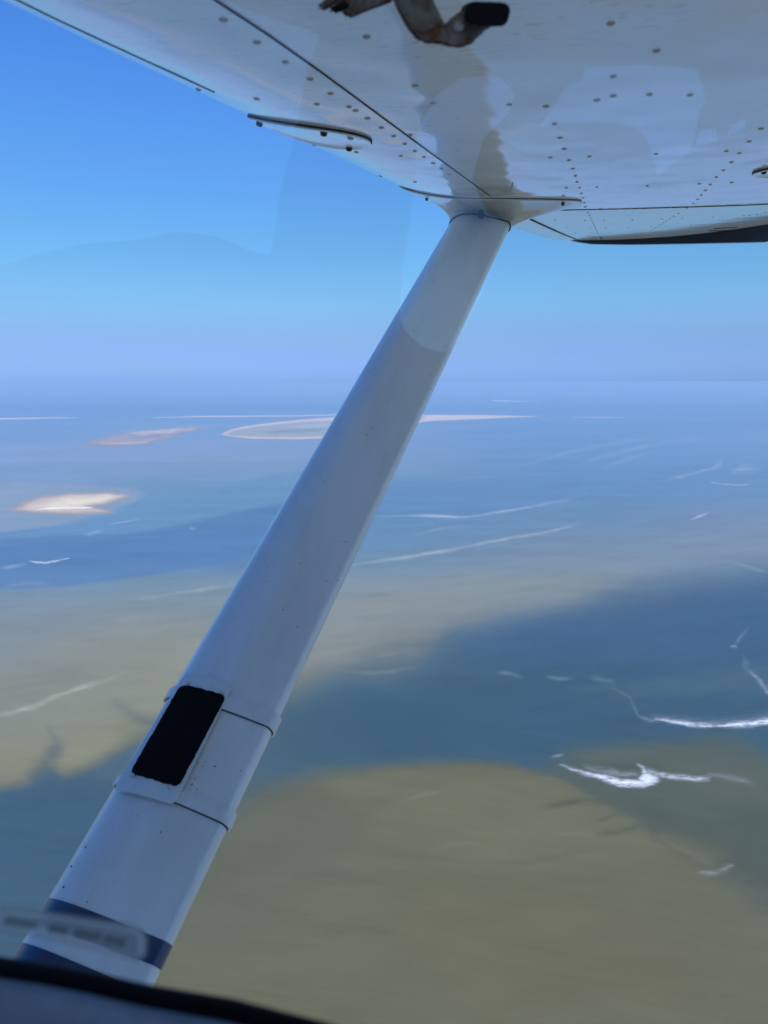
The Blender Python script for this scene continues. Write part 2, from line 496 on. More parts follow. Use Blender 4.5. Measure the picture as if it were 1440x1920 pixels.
# faint lines of surf, slicks and wind streaks: points, half width, colour, opacity
STREAKS = [
 ([(1000, 1516), (1022, 1512), (1060, 1506), (1122, 1493)], 4.2, '#5a6863', .8),
 ([(1105, 1543), (1130, 1535), (1168, 1520)], 3.2, '#5b6862', .7),
 ([(1105, 1568), (1150, 1560), (1215, 1548)], 4.6, '#5c6860', .75),
 ([(1215, 1545), (1224, 1562), (1232, 1576), (1262, 1592)], 5.0, '#5f6a60', .6),
 ([(1240, 1580), (1300, 1618), (1360, 1650)], 7.0, '#656d5f', .5),
 ([(860, 1610), (960, 1618), (1060, 1606), (1180, 1580)], 6, '#68705f', .5),
 ([(480, 1650), (640, 1640), (800, 1662)], 9, '#626d68', .5),
 ([(560, 1560), (700, 1540), (860, 1552)], 8, '#6b7668', .4),
 ([(560, 1070), (670, 1058), (760, 1045), (860, 1028), (940, 1012), (1040, 995), (1110, 975)], 2.2, '#b4c4d6', .60),
 ([(640, 968), (700, 968), (800, 967), (870, 970), (970, 955), (1060, 938), (1110, 920)], 1.7, '#b0c8e4', .60),
 ([(230, 1128), (330, 1112), (450, 1095), (520, 1080)], 3.2, '#a2b2bf', .55),
 ([(-60, 1352), (0, 1342), (60, 1325), (110, 1303), (190, 1278), (245, 1256)], 3.6, '#bcc4c8', .55),
 ([(951, 880), (1051, 852), (1100, 840), (1173, 827), (1260, 822)], 2.6, '#8fb0dc', .55),
 ([(1057, 880), (1129, 857), (1195, 840), (1240, 830), (1330, 820)], 2.6, '#8fb0dc', .55),
 ([(1129, 877), (1184, 858), (1230, 846)], 2.4, '#93b2dc', .5),
 ([(1243, 903), (1290, 890), (1335, 878), (1352, 870)], 2.0, '#a4bede', .6),
 ([(1373, 1055), (1400, 1062), (1445, 1074)], 2.0, '#9fb4c8', .55),
 ([(762, 1008), (823, 991), (900, 985)], 2.4, '#90aacc', .5),
 ([(929, 1260), (960, 1263), (986, 1272)], 3.2, '#7f9cb4', .45),
 ([(1020, 1270), (1045, 1273), (1080, 1271)], 2.8, '#8aa4ba', .45),
 ([(1104, 1272), (1130, 1275), (1156, 1278)], 5, '#6f8ea8', .6),
 ([(1130, 1283), (1150, 1291), (1181, 1305), (1188, 1325), (1200, 1343), (1240, 1352)], 1.8, '#7895ad', .35),
 ([(1405, 1174), (1392, 1190), (1376, 1213)], 2.5, '#7f9bc0', .6),
 ([(1395, 1225), (1399, 1250), (1412, 1270)], 5, '#6784a4', .6),
 ([(700, 1196), (780, 1192), (840, 1196)], 4, '#84919c', .45),
 ([(690, 1212), (760, 1209), (820, 1212)], 4, '#5f7a8c', .5),
 ([(680, 1228), (760, 1224), (800, 1228)], 4, '#82909a', .45),
 ([(620, 1258), (700, 1262), (790, 1250)], 3, '#8094a2', .45),
 ([(740, 1505), (800, 1490), (850, 1478)], 3, '#868f82', .45),
 ([(810, 1592), (850, 1583), (910, 1580)], 3, '#7d8679', .6),
 ([(1030, 1568), (1080, 1562), (1140, 1570)], 3, '#808874', .5),
 ([(1220, 1570), (1300, 1600), (1330, 1620), (1345, 1640)], 4, '#7a806e', .5),
 ([(1330, 1455), (1380, 1462), (1440, 1478)], 5, '#6c7c7c', .5),
 ([(0, 1100), (50, 1094), (100, 1095)], 3, '#8ea6be', .55),
 ([(155, 1005), (172, 1000), (195, 994)], 2.0, '#a5c0e2', .6),
 ([(0, 1066), (25, 1062), (52, 1057)], 1.8, '#a0b8da', .6),
 ([(300, 868), (460, 862), (620, 852)], 4, '#8ba8d4', .5),
 ([(700, 800), (790, 806), (900, 800)], 3, '#90abdc', .5),
 ([(640, 880), (760, 850), (860, 838)], 3, '#86a6d6', .45),
 ([(1000, 745), (1200, 742), (1440, 746)], 2.0, '#8ab0e6', .5),
]


def paint_colour(PX, PY):
    """target look of the water at photo pixels, before air and reflection are taken out"""
    lin = np.array([[hexl(c) for c in r[1]] for r in ROWS])       # rows, cols, 3
    ry = np.array([r[0] for r in ROWS], float)
    wx = PX + 22 * fbm(PX / 170, PY / 60, 3)
    depth = np.clip((PY - 716) / 500, .05, 1.3)
    wy = PY + 13 * depth * fbm(PX / 150, PY / (28 * depth + 4), 5)
    iy = np.clip(np.searchsorted(ry, wy) - 1, 0, len(ry) - 2)
    ty = sstep((wy - ry[iy]) / (ry[iy + 1] - ry[iy])) * .5 + np.clip((wy - ry[iy]) / (ry[iy + 1] - ry[iy]), 0, 1) * .5
    ix = np.clip(np.searchsorted(RX, wx) - 1, 0, 3)
    tx = sstep((wx - RX[ix]) / 360)
    c = ((lin[iy, ix] * (1 - tx)[..., None] + lin[iy, ix + 1] * tx[..., None]) * (1 - ty)[..., None]
         + (lin[iy + 1, ix] * (1 - tx)[..., None] + lin[iy + 1, ix + 1] * tx[..., None]) * ty[..., None])
    n1 = fbm(PX / 46, PY / (9 * depth + 1.5), 11, 5, .6)
    n2 = fbm(PX / 40, PY / (9 * depth + 1.5), 31, 5, .6)
    for poly, col, fea, op, sy, wp in LAYERS:
        sd = poly_sd(PX + wp * 1.5 * n1, PY + wp * .8 * n2 / sy, poly, sy)
        if isinstance(fea, list): fea = np.interp(PX, fea[0::2], fea[1::2])
        a = sstep(sd / fea * .5 + .5) * op
        c = c * (1 - a[..., None]) + hexl(col) * a[..., None]
    for pts, w, col, op in STREAKS:
        xs = [p[0] for p in pts]; ys = [p[1] for p in pts]
        m = (PX > min(xs) - 40) & (PX < max(xs) + 40) & (PY > min(ys) - 25) & (PY < max(ys) + 25)
        if not m.any(): continue
        d, u = line_d(PX[m] + 5 * n1[m], PY[m] + 2.4 * depth[m] * n2[m] + 1.6 * depth[m] * fbm(PX[m] / 9, PY[m] / 4, 41), pts)
        ww = w * (.55 + .9 * vnoise(PX[m] / 38, PY[m] / 18, 77))
        a = np.exp(-(d / ww) ** 2 * .8) * np.clip(np.minimum(u, 1 - u) * 3.2, 0, 1) * op * (.45 + .75 * vnoise(PX[m] / 21, PY[m] / 9, 55))
        c[m] = c[m] * (1 - a[..., None]) + hexl(col) * a[..., None]
    w = (np.clip((PY - 1080) / 200, 0, 1) * .34)[..., None]
    w = w * np.clip((c[..., :1] / c[..., 2:] - .38) * 3, 0, 1)
    lum = (c @ np.array([.25, .6, .15]))[..., None] * np.array([1.0, 1.0, .97])
    c = c * (1 - w) + lum * w
    c = c * (1 - w * .25)
    # small-scale mottling of the silt, long current-drawn streaks
    fine = fbm((PX * .98 + PY * .9) / 95, (PY - PX * .16) / (3.6 * depth + .8), 61, 4, .6)
    mot = fbm(PX / 130, PY / (22 * depth + 2), 71, 4, .55)
    c = c * (1 + .06 * fine + .085 * mot + .03 * fbm(PX / 7, PY / (2.2 * depth + .8), 91, 3, .6))[..., None]
    return c


# what the air and the mirrored sky add on the way to the eye, per row of the photo (measured): row, offset rgb, gain rgb
CALROWS = [(716, (.2, .35, .7), (.3, .3, .3)), (2100, (.02, .03, .05), (1.0, .95, .85))]
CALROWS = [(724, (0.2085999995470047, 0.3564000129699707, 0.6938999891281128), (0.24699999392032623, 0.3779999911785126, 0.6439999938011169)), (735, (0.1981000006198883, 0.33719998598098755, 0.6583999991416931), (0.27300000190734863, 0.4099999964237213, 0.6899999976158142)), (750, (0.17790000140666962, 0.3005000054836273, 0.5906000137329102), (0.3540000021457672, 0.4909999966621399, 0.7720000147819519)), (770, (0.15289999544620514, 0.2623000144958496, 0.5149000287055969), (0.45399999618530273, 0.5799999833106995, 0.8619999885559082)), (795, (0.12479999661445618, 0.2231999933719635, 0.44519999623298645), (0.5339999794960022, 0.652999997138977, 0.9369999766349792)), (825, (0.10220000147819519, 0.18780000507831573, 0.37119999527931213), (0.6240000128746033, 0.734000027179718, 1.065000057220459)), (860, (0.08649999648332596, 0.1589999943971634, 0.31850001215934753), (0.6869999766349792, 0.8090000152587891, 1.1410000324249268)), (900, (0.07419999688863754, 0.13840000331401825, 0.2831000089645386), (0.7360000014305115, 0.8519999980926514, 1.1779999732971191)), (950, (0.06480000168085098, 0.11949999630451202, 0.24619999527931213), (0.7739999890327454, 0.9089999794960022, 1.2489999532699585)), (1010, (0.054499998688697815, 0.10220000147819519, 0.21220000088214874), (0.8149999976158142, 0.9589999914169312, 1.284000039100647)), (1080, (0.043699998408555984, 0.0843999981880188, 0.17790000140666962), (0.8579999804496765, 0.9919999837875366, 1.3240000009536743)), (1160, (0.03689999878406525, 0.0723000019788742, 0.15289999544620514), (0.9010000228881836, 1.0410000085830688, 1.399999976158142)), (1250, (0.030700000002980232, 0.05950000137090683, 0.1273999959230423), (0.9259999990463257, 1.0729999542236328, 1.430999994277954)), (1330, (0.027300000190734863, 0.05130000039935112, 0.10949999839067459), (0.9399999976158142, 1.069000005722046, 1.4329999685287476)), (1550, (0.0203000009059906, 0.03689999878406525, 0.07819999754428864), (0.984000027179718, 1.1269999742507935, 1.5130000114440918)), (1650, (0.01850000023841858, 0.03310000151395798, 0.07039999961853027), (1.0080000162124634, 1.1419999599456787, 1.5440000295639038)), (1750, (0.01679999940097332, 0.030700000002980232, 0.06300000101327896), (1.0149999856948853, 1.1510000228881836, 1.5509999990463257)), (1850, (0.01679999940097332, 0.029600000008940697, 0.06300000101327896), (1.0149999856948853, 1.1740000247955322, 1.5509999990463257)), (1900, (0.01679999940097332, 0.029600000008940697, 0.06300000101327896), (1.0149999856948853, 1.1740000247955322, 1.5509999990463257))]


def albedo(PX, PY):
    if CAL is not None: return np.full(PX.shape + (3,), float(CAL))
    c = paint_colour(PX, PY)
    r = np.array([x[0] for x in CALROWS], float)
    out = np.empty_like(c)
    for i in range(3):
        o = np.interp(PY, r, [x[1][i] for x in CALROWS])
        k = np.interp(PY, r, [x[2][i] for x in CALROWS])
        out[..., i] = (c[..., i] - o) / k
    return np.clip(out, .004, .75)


def mat_sea():
    k = NT('silty_sea_water')
    b = k.bsdf((.1, .1, .1), .42, ior=1.33)
    at = k.n('ShaderNodeAttribute', attribute_name='water')
    # fine relief of grain in the silt
    n = k.noise(.006, 3, (1, 1, 1), .5)
    f = k.ramp(n, [(.25, g(.975)), (.75, g(1.025))])
    k.l(k.mix(1.0, at.outputs['Color'], f, 'MULTIPLY'), b.inputs['Base Color'])
    return k.m


M_SEA = mat_sea()


def grid_faces(nr, nc, keep=None):
    i = np.arange(nr - 1)[:, None] * nc + np.arange(nc - 1)[None, :]
    q = np.stack([i, i + nc, i + nc + 1, i + 1], -1).reshape(-1, 4)
    if keep is not None:
        k = keep.reshape(-1)
        q = q[k[q].any(1)]
    return q


def np_mesh(name, co, quads, mat, attrs):
    used = np.unique(quads)
    remap = np.full(len(co), -1); remap[used] = np.arange(len(used))
    co = co[used]; quads = remap[quads]
    me = bpy.data.meshes.new(name)
    me.vertices.add(len(co)); me.vertices.foreach_set('co', co.astype(np.float32).ravel())
    me.loops.add(quads.size); me.loops.foreach_set('vertex_index', quads.astype(np.int32).ravel())
    me.polygons.add(len(quads))
    me.polygons.foreach_set('loop_start', np.arange(0, quads.size, 4, dtype=np.int32))
    me.polygons.foreach_set('loop_total', np.full(len(quads), 4, np.int32))
    me.polygons.foreach_set('use_smooth', np.ones(len(quads), bool))
    me.update(calc_edges=True)
    for an, av in attrs.items():
        a = me.attributes.new(an, 'FLOAT_COLOR', 'POINT')
        a.data.foreach_set('color', av[used].astype(np.float32).ravel())
    me.materials.append(mat)
    o = bpy.data.objects.new(name, me)
    COL.objects.link(o)
    return o


# far sea: one sheet to the horizon
R = 150000.0
nseg = 96
fv = [(0, 0, -ALT - 3)] + [(R * math.cos(2 * math.pi * i / nseg), R * math.sin(2 * math.pi * i / nseg), -ALT - 3) for i in range(nseg)]
ff = [(0, 1 + i, 1 + (i + 1) % nseg) for i in range(nseg)]
sea = mesh_obj('sea', fv, ff, M_SEA, smooth=False)
ca = sea.data.attributes.new('water', 'FLOAT_COLOR', 'POINT')
base_far = (.21, .21, .155) if CAL is None else (float(CAL),) * 3
ca.data.foreach_set('color', np.tile([*base_far, 1], (len(fv), 1)).astype(np.float32).ravel())
tag(sea, 'open blue sea reaching to the hazy horizon', kind='structure')

# the bay in view: silt plumes and channels
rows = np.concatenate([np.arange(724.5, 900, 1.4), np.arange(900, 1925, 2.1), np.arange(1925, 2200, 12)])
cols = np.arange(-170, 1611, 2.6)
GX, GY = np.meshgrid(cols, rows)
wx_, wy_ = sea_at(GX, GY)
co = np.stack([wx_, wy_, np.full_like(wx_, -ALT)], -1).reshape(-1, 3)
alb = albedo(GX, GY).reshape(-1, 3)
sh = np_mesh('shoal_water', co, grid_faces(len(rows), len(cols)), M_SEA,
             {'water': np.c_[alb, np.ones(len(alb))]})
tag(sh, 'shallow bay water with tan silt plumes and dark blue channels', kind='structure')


# ---------------------------------------------------------------- sandbanks, islands and foam
def mat_patch(name, rough, fine):
    k = NT(name)
    b = k.bsdf((.5, .5, .5), rough)
    at = k.n('ShaderNodeAttribute', attribute_name='water')
    f = k.ramp(k.noise(fine, 5, None, .65), [(.25, g(.88)), (.75, g(1.1))])
    k.l(k.mix(1.0, at.outputs['Color'], f, 'MULTIPLY'), b.inputs['Base Color'])
    b2 = k.n('ShaderNodeBsdfTransparent')
    m = k.n('ShaderNodeMixShader')
    k.l(at.outputs['Alpha'], m.inputs[0]); k.l(b2.outputs[0], m.inputs[1]); k.l(b.outputs[0], m.inputs[2])
    k.l(m.outputs[0], k.out.inputs['Surface'])
    return k.m


M_SAND = mat_patch('wet_and_dry_sand', .85, .004)
M_FOAM = mat_patch('white_foam', .6, .05)


def patch(name, outline, zones, label, cat, kind, mat, feather, step=1.2, warp=2., sy=3., lift=2.0, opacity=1.0, group=None, streak=0.0):
    """a bank or slick: soft-edged sheet; zones are (outline, albedo, feather, opacity) laid over one another"""
    xs = [p[0] for p in outline]; ys = [p[1] for p in outline]
    pad = feather + warp * 2 + 3
    cs = np.arange(min(xs) - pad, max(xs) + pad, step)
    rs = np.arange(min(ys) - pad / sy, max(ys) + pad / sy, max(step / sy, .3))
    X, Y = np.meshgrid(cs, rs)
    n1 = fbm(X / 24, Y / (24 / sy), 101, 4, .6); n2 = fbm(X / 22, Y / (22 / sy), 131, 4, .6)
    sd = poly_sd(X + warp * n1, Y + warp * n2 / sy, outline, sy)
    a = sstep(sd / feather * .5 + .5) * opacity
    if streak:
        q1 = fbm(X / 26, Y / 2.6, 211, 5, .62); q2 = fbm((X + Y * 3) / 9, (Y - X * .12) / 1.8, 231, 4, .6)
        a = a * np.clip(1 - streak + streak * (.75 + 1.5 * q1 + .9 * q2), 0, 1)
        edge = np.clip(sd / (feather * 1.3) + .45, 0, 1); a = a * np.clip(edge + .55 * q2 + .25, 0, 1)
    col = np.zeros(X.shape + (3,)) + np.array(zones[0])
    for zp, zc, zf, zo in zones[1:]:
        za = sstep(poly_sd(X + warp * n1, Y + warp * n2 / sy, zp, sy) / zf * .5 + .5) * zo
        col = col * (1 - za[..., None]) + np.array(zc) * za[..., None]
    col *= (1 + .10 * fbm(X / 12, Y / (10 / sy), 151, 4))[..., None]
    hgt = lift * sstep(np.clip(sd / (feather * 2.5), 0, 1))
    wx, wy = sea_at(X, Y)
    z = -ALT + .35 + hgt
    co = np.stack([wx, wy, z], -1).reshape(-1, 3)
    keep = a > .012
    q = grid_faces(len(rs), len(cs), keep)
    o = np_mesh(name, co, q, mat, {'water': np.c_[col.reshape(-1, 3), a.reshape(-1)]})
    return tag(o, label, cat, group, kind)


def band(pts, w):
    """an outline round a line of points with half widths w"""
    P = np.array(pts, float)
    w = np.full(len(P), w) if np.isscalar(w) else np.array(w, float)
    return [(x, y - k) for (x, y), k in zip(P, w)] + [(x, y + k) for (x, y), k in list(zip(P, w))[::-1]]


PINK = (.60, .43, .31)
patch('sandbank', [(24, 957), (45, 943), (75, 933), (125, 926), (200, 924), (236, 929), (222, 936), (198, 944), (165, 950), (195, 955), (208, 961), (150, 964), (85, 962)],
      [PINK, ([(70, 950), (120, 934), (205, 929), (228, 931), (190, 943), (150, 949), (100, 955)], (.86, .68, .40), 22, .95)],
      'oval tan and cream sandbank at the far left, above the blue channel', 'sandbank', 'structure', M_SAND, 17, 1.1, 5, 3, lift=3, streak=.0)
patch('bright_beach', band([(66, 956), (90, 953.5), (125, 952.3), (158, 952.5), (174, 952)], [.6, 2.3, 3.2, 2.2, .4]), [(.92, .80, .56)],
      'brilliant white beach crescent on the near edge of the oval tan sandbank', 'beach', 'structure', M_SAND, 2.2, .8, 1, 3, lift=4.5)
patch('tidal_flat', [(150, 834), (200, 818), (250, 809), (320, 803), (385, 800), (398, 803), (345, 811), (310, 824), (268, 833), (215, 838)],
      [(.50, .34, .24), ([(215, 812), (330, 803), (370, 802), (330, 810), (270, 815)], (.84, .58, .36), 8, .85),
       ([(185, 833), (240, 829), (290, 826), (250, 834)], (.76, .52, .34), 7, .7), ([(220, 822), (320, 814), (290, 822)], (.20, .22, .28), 7, .6)],
      'faint pinkish tidal flat lying left of the large vegetated island', 'tidal flat', 'structure', M_SAND, 18, 1.1, 8, 3, opacity=.85, streak=.25)
patch('island', [(414, 814), (430, 806), (458, 799), (510, 792), (560, 787), (640, 781), (720, 779), (800, 777.5), (900, 778), (1020, 781), (940, 784), (800, 790), (715, 806), (650, 820), (560, 823.5), (470, 822.5), (432, 819)],
      [(.76, .52, .34),
       ([(422, 814), (440, 807), (480, 800), (560, 792), (640, 788), (740, 781), (795, 781), (790, 787), (700, 804), (640, 818), (560, 820.5), (480, 819.8), (436, 818)], (.30, .30, .22), 7, .9),
       ([(480, 811), (530, 806), (620, 803), (600, 809), (520, 813)], (.14, .17, .11), 6, .6),
       ([(540, 799), (640, 793), (650, 797), (570, 803)], (.50, .44, .34), 6, .7),
       ([(800, 779), (1000, 780), (900, 783), (800, 786)], (.86, .64, .42), 4, .8)],
      'long green island ringed by pale sand, ending in a bright spit right of the strut', 'island', 'structure', M_SAND, 3.2, 1.1, 2, 3.4, lift=3)
patch('sand_spit', band([(-60, 786), (0, 785.4), (60, 784.2), (110, 783.4), (142, 783)], [1.6, 1.5, 1.3, .9, .3]), [(.78, .56, .44)],
      'thin pale sand spit at the left edge near the horizon', 'sand spit', 'structure', M_SAND, 2.4, 1.0, 1, 3)
patch('sand_spit', band([(290, 783), (370, 781.2), (450, 780.6), (560, 779.5), (660, 777)], [.5, 1.1, 1.2, 1.0, .8]), [(.78, .56, .44)],
      'long thin pale spit just behind the green island', 'sand spit', 'structure', M_SAND, 2.4, 1.0, 1, 3)
patch('sand_spit', band([(1070, 782.5), (1120, 782.5), (1172, 782.8)], [.4, 1.3, .5]), [(.7, .55, .55)],
      'faint far spit trailing off to the right of the bright island tip', 'sand spit', 'structure', M_SAND, 3, 1.0, 1, 3, opacity=.6)
patch('islet', band([(924, 750.6), (934, 751.6), (960, 752.2), (1010, 752.2)], [.7, 1.2, .7, .3]), [(.85, .8, .8)],
      'tiny bright islet far out near the horizon, right of the strut', 'islet', 'structure', M_SAND, 1.8, .8, .6, 3)

WH = (.80, .80, .78)


def foam(outline, label, feather=3, op=1.0, warp=3.0, sy=1.6, col=WH, step=.9, zones=()):
    return patch('surf_foam', outline, [col, *zones], label, 'surf', 'stuff', M_FOAM, feather * 1.9, step, warp * .8, sy, lift=.3, opacity=op, streak=.6)


foam(band([(1232, 1348), (1255, 1352), (1287, 1358), (1320, 1360), (1345, 1360), (1382, 1359), (1410, 1357), (1450, 1351), (1500, 1347)], [.8, 2.4, 3.8, 3.6, 1.5, 5.2, 5.4, 4.8, 3.5]),
     'bright white breaker line running off the right edge in dark blue water', 5, 1.0, 5)
foam(band([(1226, 1344), (1290, 1352), (1345, 1354), (1400, 1350), (1470, 1342)], [2, 6, 4, 7, 6]), 'soft veil of spray behind the bright breaker line', 12, .16, 9)
foam(band([(1050, 1434), (1068, 1441), (1087, 1447)], [.6, 2.2, 2.8]) , 'wispy start of the curling foam slick beside the tan plume', 5, .55, 5)
foam([(1072, 1443), (1087, 1444), (1110, 1449), (1138, 1454), (1165, 1461), (1196, 1463), (1206, 1452), (1203, 1443), (1196, 1434), (1204, 1438), (1215, 1448), (1232, 1457), (1236, 1464),
      (1226, 1471), (1208, 1476.5), (1180, 1476), (1158, 1474.5), (1142, 1468), (1120, 1459), (1096, 1453)],
     'big white curling foam slick in the dark notch of the tan plume', 5, 1.0, 4)
foam(band([(1215, 1444), (1232, 1451), (1258, 1457), (1285, 1459), (1303, 1462), (1330, 1460)], [2.2, 3.4, 3.4, 3.2, 3.8, 1.8]),
     'ragged white foam trail right of the curling slick', 6, .8, 6)
foam(band([(1100, 1437), (1130, 1447), (1170, 1452), (1196, 1452)], [1.5, 4, 5, 3]), 'thin veil of foam above the curling slick', 10, .30, 8)
foam(band([(1332, 1454), (1370, 1458), (1400, 1464)], [2, 4, 2]), 'faint foam tail past the ragged trail, near the right edge', 9, .22, 8)
foam(band([(1314, 1636), (1326, 1639), (1340, 1637), (1352, 1631), (1370, 1624)], [1, 3, 2.6, 3, 1.2]), 'small faint foam fleck on the tan plume, lower right', 8, .34, 9)
foam(band([(1037, 1419), (1048, 1417), (1056, 1416)], [.6, 2.0, .5]), 'tiny pale fleck above the start of the curling slick', 4, .38, 3)
foam(band([(54, 1051), (66, 1054), (84, 1055.2), (104, 1052), (128, 1047)], [.3, 1.0, 1.8, 1.5, .5]), 'crisp white breaker in the blue channel near the left edge', 2.4, 1.0, 2, 2)
foam(band([(206, 982), (228, 979.5), (256, 974.5)], [.4, 1.2, .5]), 'pale slanted breaker right of the bright sandbank', 3, .6, 2, 2, (.7, .74, .78))
foam(band([(1297, 974), (1310, 969), (1327, 962)], [.8, 2.2, 1.0]), 'short white fleck on grey water at the right', 3, .6, 3, 2)
foam(band([(1335, 905), (1360, 909), (1382, 910), (1402, 908)], [.5, 1.2, 1.4, .7]), 'thin white breaker below the two pale patches at the right', 3, .6, 3, 2)
foam(band([(1335, 880), (1345, 872), (1352, 863)], [2, 3.5, 2]), 'small hooked foam patch at the right, left of the round pale patch', 6, .35, 5, 2)
foam(band([(1374, 884), (1392, 880), (1415, 882)], [2, 7, 2]), 'round pale foam patch at the right edge', 12, .28, 7, 2)
foam(band([(806, 968), (830, 967.5), (858, 970)], [.6, 1.4, .8]), 'bright stretch of the breaker line just right of the strut', 3, .55, 2, 2)
foam(band([(1020, 998), (1045, 993), (1068, 989)], [.5, 1.3, .6]), 'bright stretch of the long slanted streak, centre right', 3, .45, 2, 2)
foam(band([(1408, 1260), (1420, 1272), (1432, 1286), (1448, 1306)], [1.2, 2.6, 2.2, 2]), 'steep white streak at the right edge in blue water', 5, .5, 4, 1)
foam(band([(1372, 1213), (1380, 1213)], [1.0, 1.0]), 'single bright speck of foam above the steep streak', 3, .7, 1, 1)
foam(band([(358, 991), (366, 992)], [1.4, 1.4]), 'lone bright foam speck in the blue channel left of the strut', 3.5, .4, 1.5, 1.5)
foam(band([(1238, 1350), (1222, 1352), (1205, 1347)], [1, 2, 1]), 'fading left end of the breaker line', 6, .25, 4)

# ---------------------------------------------------------------- haze
hb = bmesh.new()
bmesh.ops.create_cube(hb, size=1)
for v in hb.verts:
    v.co.x *= 2 * R + 3000; v.co.y *= 2 * R + 3000
    v.co.z = 4.0 if v.co.z > 0 else -ALT - 5
kh = NT('sea_air')
pv = kh.n('ShaderNodeVolumePrincipled')
pv.inputs['Color'].default_value = (.54, .735, .96, 1)
pv.inputs['Density'].default_value = 4.6e-5
pv.inputs['Anisotropy'].default_value = 0.0
kh.l(pv.outputs[0], kh.out.inputs['Volume'])
haze = bm_obj('haze', hb, kh.m, smooth=False)
tag(haze, 'thin blue sea haze filling the air below the aircraft', kind='stuff')

# ---------------------------------------------------------------- the aircraft
plane = bpy.data.objects.new('light_aircraft', None)
COL.objects.link(plane)
plane.matrix_world = AIR
tag(plane, 'white high-wing light aircraft with navy-striped wing strut, seen from its cabin window', 'aircraft')

H0 = .22; SB = 2.49; ST = 6.2
CN, NAe, NB = -.36, .277, .10
CLE = CN - NAe
CTE = 1.10


def under(c, s):
    b = H0 + (.029 * (s - SB) if s > SB else 0.0)
    k = .034 if s < SB else .034 + .036 * (s - SB) / (ST - SB)
    if c > -.1: b += k * (c + .1) ** 2
    if c < CN:
        x = min(1.0, (CN - c) / NAe)
        b += NB * (1 - math.sqrt(max(0, 1 - x * x)))
    return b


def over(c, s):
    x = (c - CLE) / (CTE - CLE)
    b = H0 + NB + (.029 * (s - SB) if s > SB else 0.0)
    end = under(CTE, s) + .006
    th = (.13 if s < SB else .13 - .05 * (s - SB) / (ST - SB))
    return b * (1 - x) + end * x + th * (math.sqrt(max(x, 0)) * 1.35 * (1 - x) ** .9)


def hit(px, py):
    """point of the wing underside seen at a photo pixel, aircraft frame"""
    d = loc_ray(px, py)
    last = None
    for t in np.geomspace(.25, 9, 900):
        p = d * t
        if p[0] < CLE or p[1] < .15: last = None; continue
        f = p[2] - under(p[0], p[1])
        if f >= 0:
            lo, hi = (t / 1.004, t)
            for _ in range(30):
                m = .5 * (lo + hi); q = d * m
                if q[2] - under(q[0], q[1]) >= 0: hi = m
                else: lo = m
            return d * hi
    return None


def nrm_under(c, s):
    e = 1e-3
    dc = (under(c + e, s) - under(c - e, s)) / (2 * e)
    ds = (under(c, s + e) - under(c, s - e)) / (2 * e)
    return Vector((dc, ds, -1)).normalized()     # points down, out of the skin


# skin loft
def section(s):
    pts = []
    for i in range(26):                      # aft underside to nose
        c = CTE + (CN - CTE) * i / 25
        pts.append((c, under(c, s)))
    for i in range(1, 25):
        th = math.pi / 2 * i / 24
        c = CN - NAe * math.sin(th)
        pts.append((c, under(c, s)))
    for i in range(1, 31):
        x = (i / 30) ** 1.8
        c = CLE + (CTE - CLE) * x
        pts.append((c, over(c, s)))
    return pts


stations = list(np.linspace(.16, SB, 30)) + list(np.linspace(SB, ST, 34))[1:]
secs = [section(s) for s in stations]
npf = len(secs[0])
V = [(c, s, n) for s, pts in zip(stations, secs) for c, n in pts]
Fc = []
for a in range(len(stations) - 1):
    for b in range(npf):
        b2 = (b + 1) % npf
        Fc.append((a * npf + b, a * npf + b2, (a + 1) * npf + b2, (a + 1) * npf + b))
Fc.append(tuple(range(npf))); Fc.append(tuple((len(stations) - 1) * npf + i for i in range(npf))[::-1])
NIN = 30                                   # stations of the constant-chord inner wing


def skin_part(name, i0, i1, mat):
    bm = bmesh.new()
    bv = {}
    for a in range(i0, i1 + 1):
        for b in range(npf): bv[a * npf + b] = bm.verts.new(V[a * npf + b])
    for f in Fc[:-2]:
        if all(i in bv for i in f): bm.faces.new([bv[i] for i in f])
    bm.faces.new([bv[i0 * npf + b] for b in range(npf)])
    bm.faces.new([bv[i1 * npf + b] for b in range(npf)][::-1])
    return bm_obj(name, bm, mat, plane, sharp=40)


wing = skin_part('wing', 0, NIN - 1, M_WING)
outer_wing = skin_part('outer_wing', NIN - 1, len(stations) - 1, M_WING2)

# wing tip cap, drooped and dark


def at_s(px, py, s):
    d = loc_ray(px, py); t = s / d[1]
    return d[0] * t, d[2] * t


low = [at_s(x, y, ST + .12) for x, y in ((1072, 452.5), (1086, 455.5), (1110, 459), (1180, 460), (1280, 458.5), (1380, 456.5), (1432, 455.2), (1438, 453))]
cs0 = [p[0] for p in low]
up = [(c, under(max(min(c, CTE), CLE), ST) + .012) for c in cs0][::-1]
up[-1] = (low[0][0] - .01, low[0][1] + .012)
prof = low + up
bm = bmesh.new()
r0 = [bm.verts.new((c, ST + .004, n)) for c, n in prof]
r1 = [bm.verts.new((c, ST + .12, n)) for c, n in prof]
r2 = [bm.verts.new((c * .97 + .01, ST + .22, n + (.05 if i < len(low) else .09))) for i, (c, n) in enumerate(prof)]
for A_, B_ in ((r0, r1), (r1, r2)):
    for i in range(len(prof)):
        j = (i + 1) % len(prof)
        bm.faces.new((A_[i], A_[j], B_[j], B_[i]))
bm.faces.new(r0); bm.faces.new(r2[::-1])
tip = bm_obj('wing_tip', bm, M_TIP, plane, sharp=40)

# rivets
bm = bmesh.new()
bmesh.ops.create_uvsphere(bm, u_segments=10, v_segments=6, radius=1)
for v in list(bm.verts):
    if v.co.z < -.05: bm.verts.remove(v)
for f in bm.faces: f.smooth = True
rme = bpy.data.meshes.new('rivet'); bm.to_mesh(rme); bm.free(); rme.materials.append(M_RIVET)


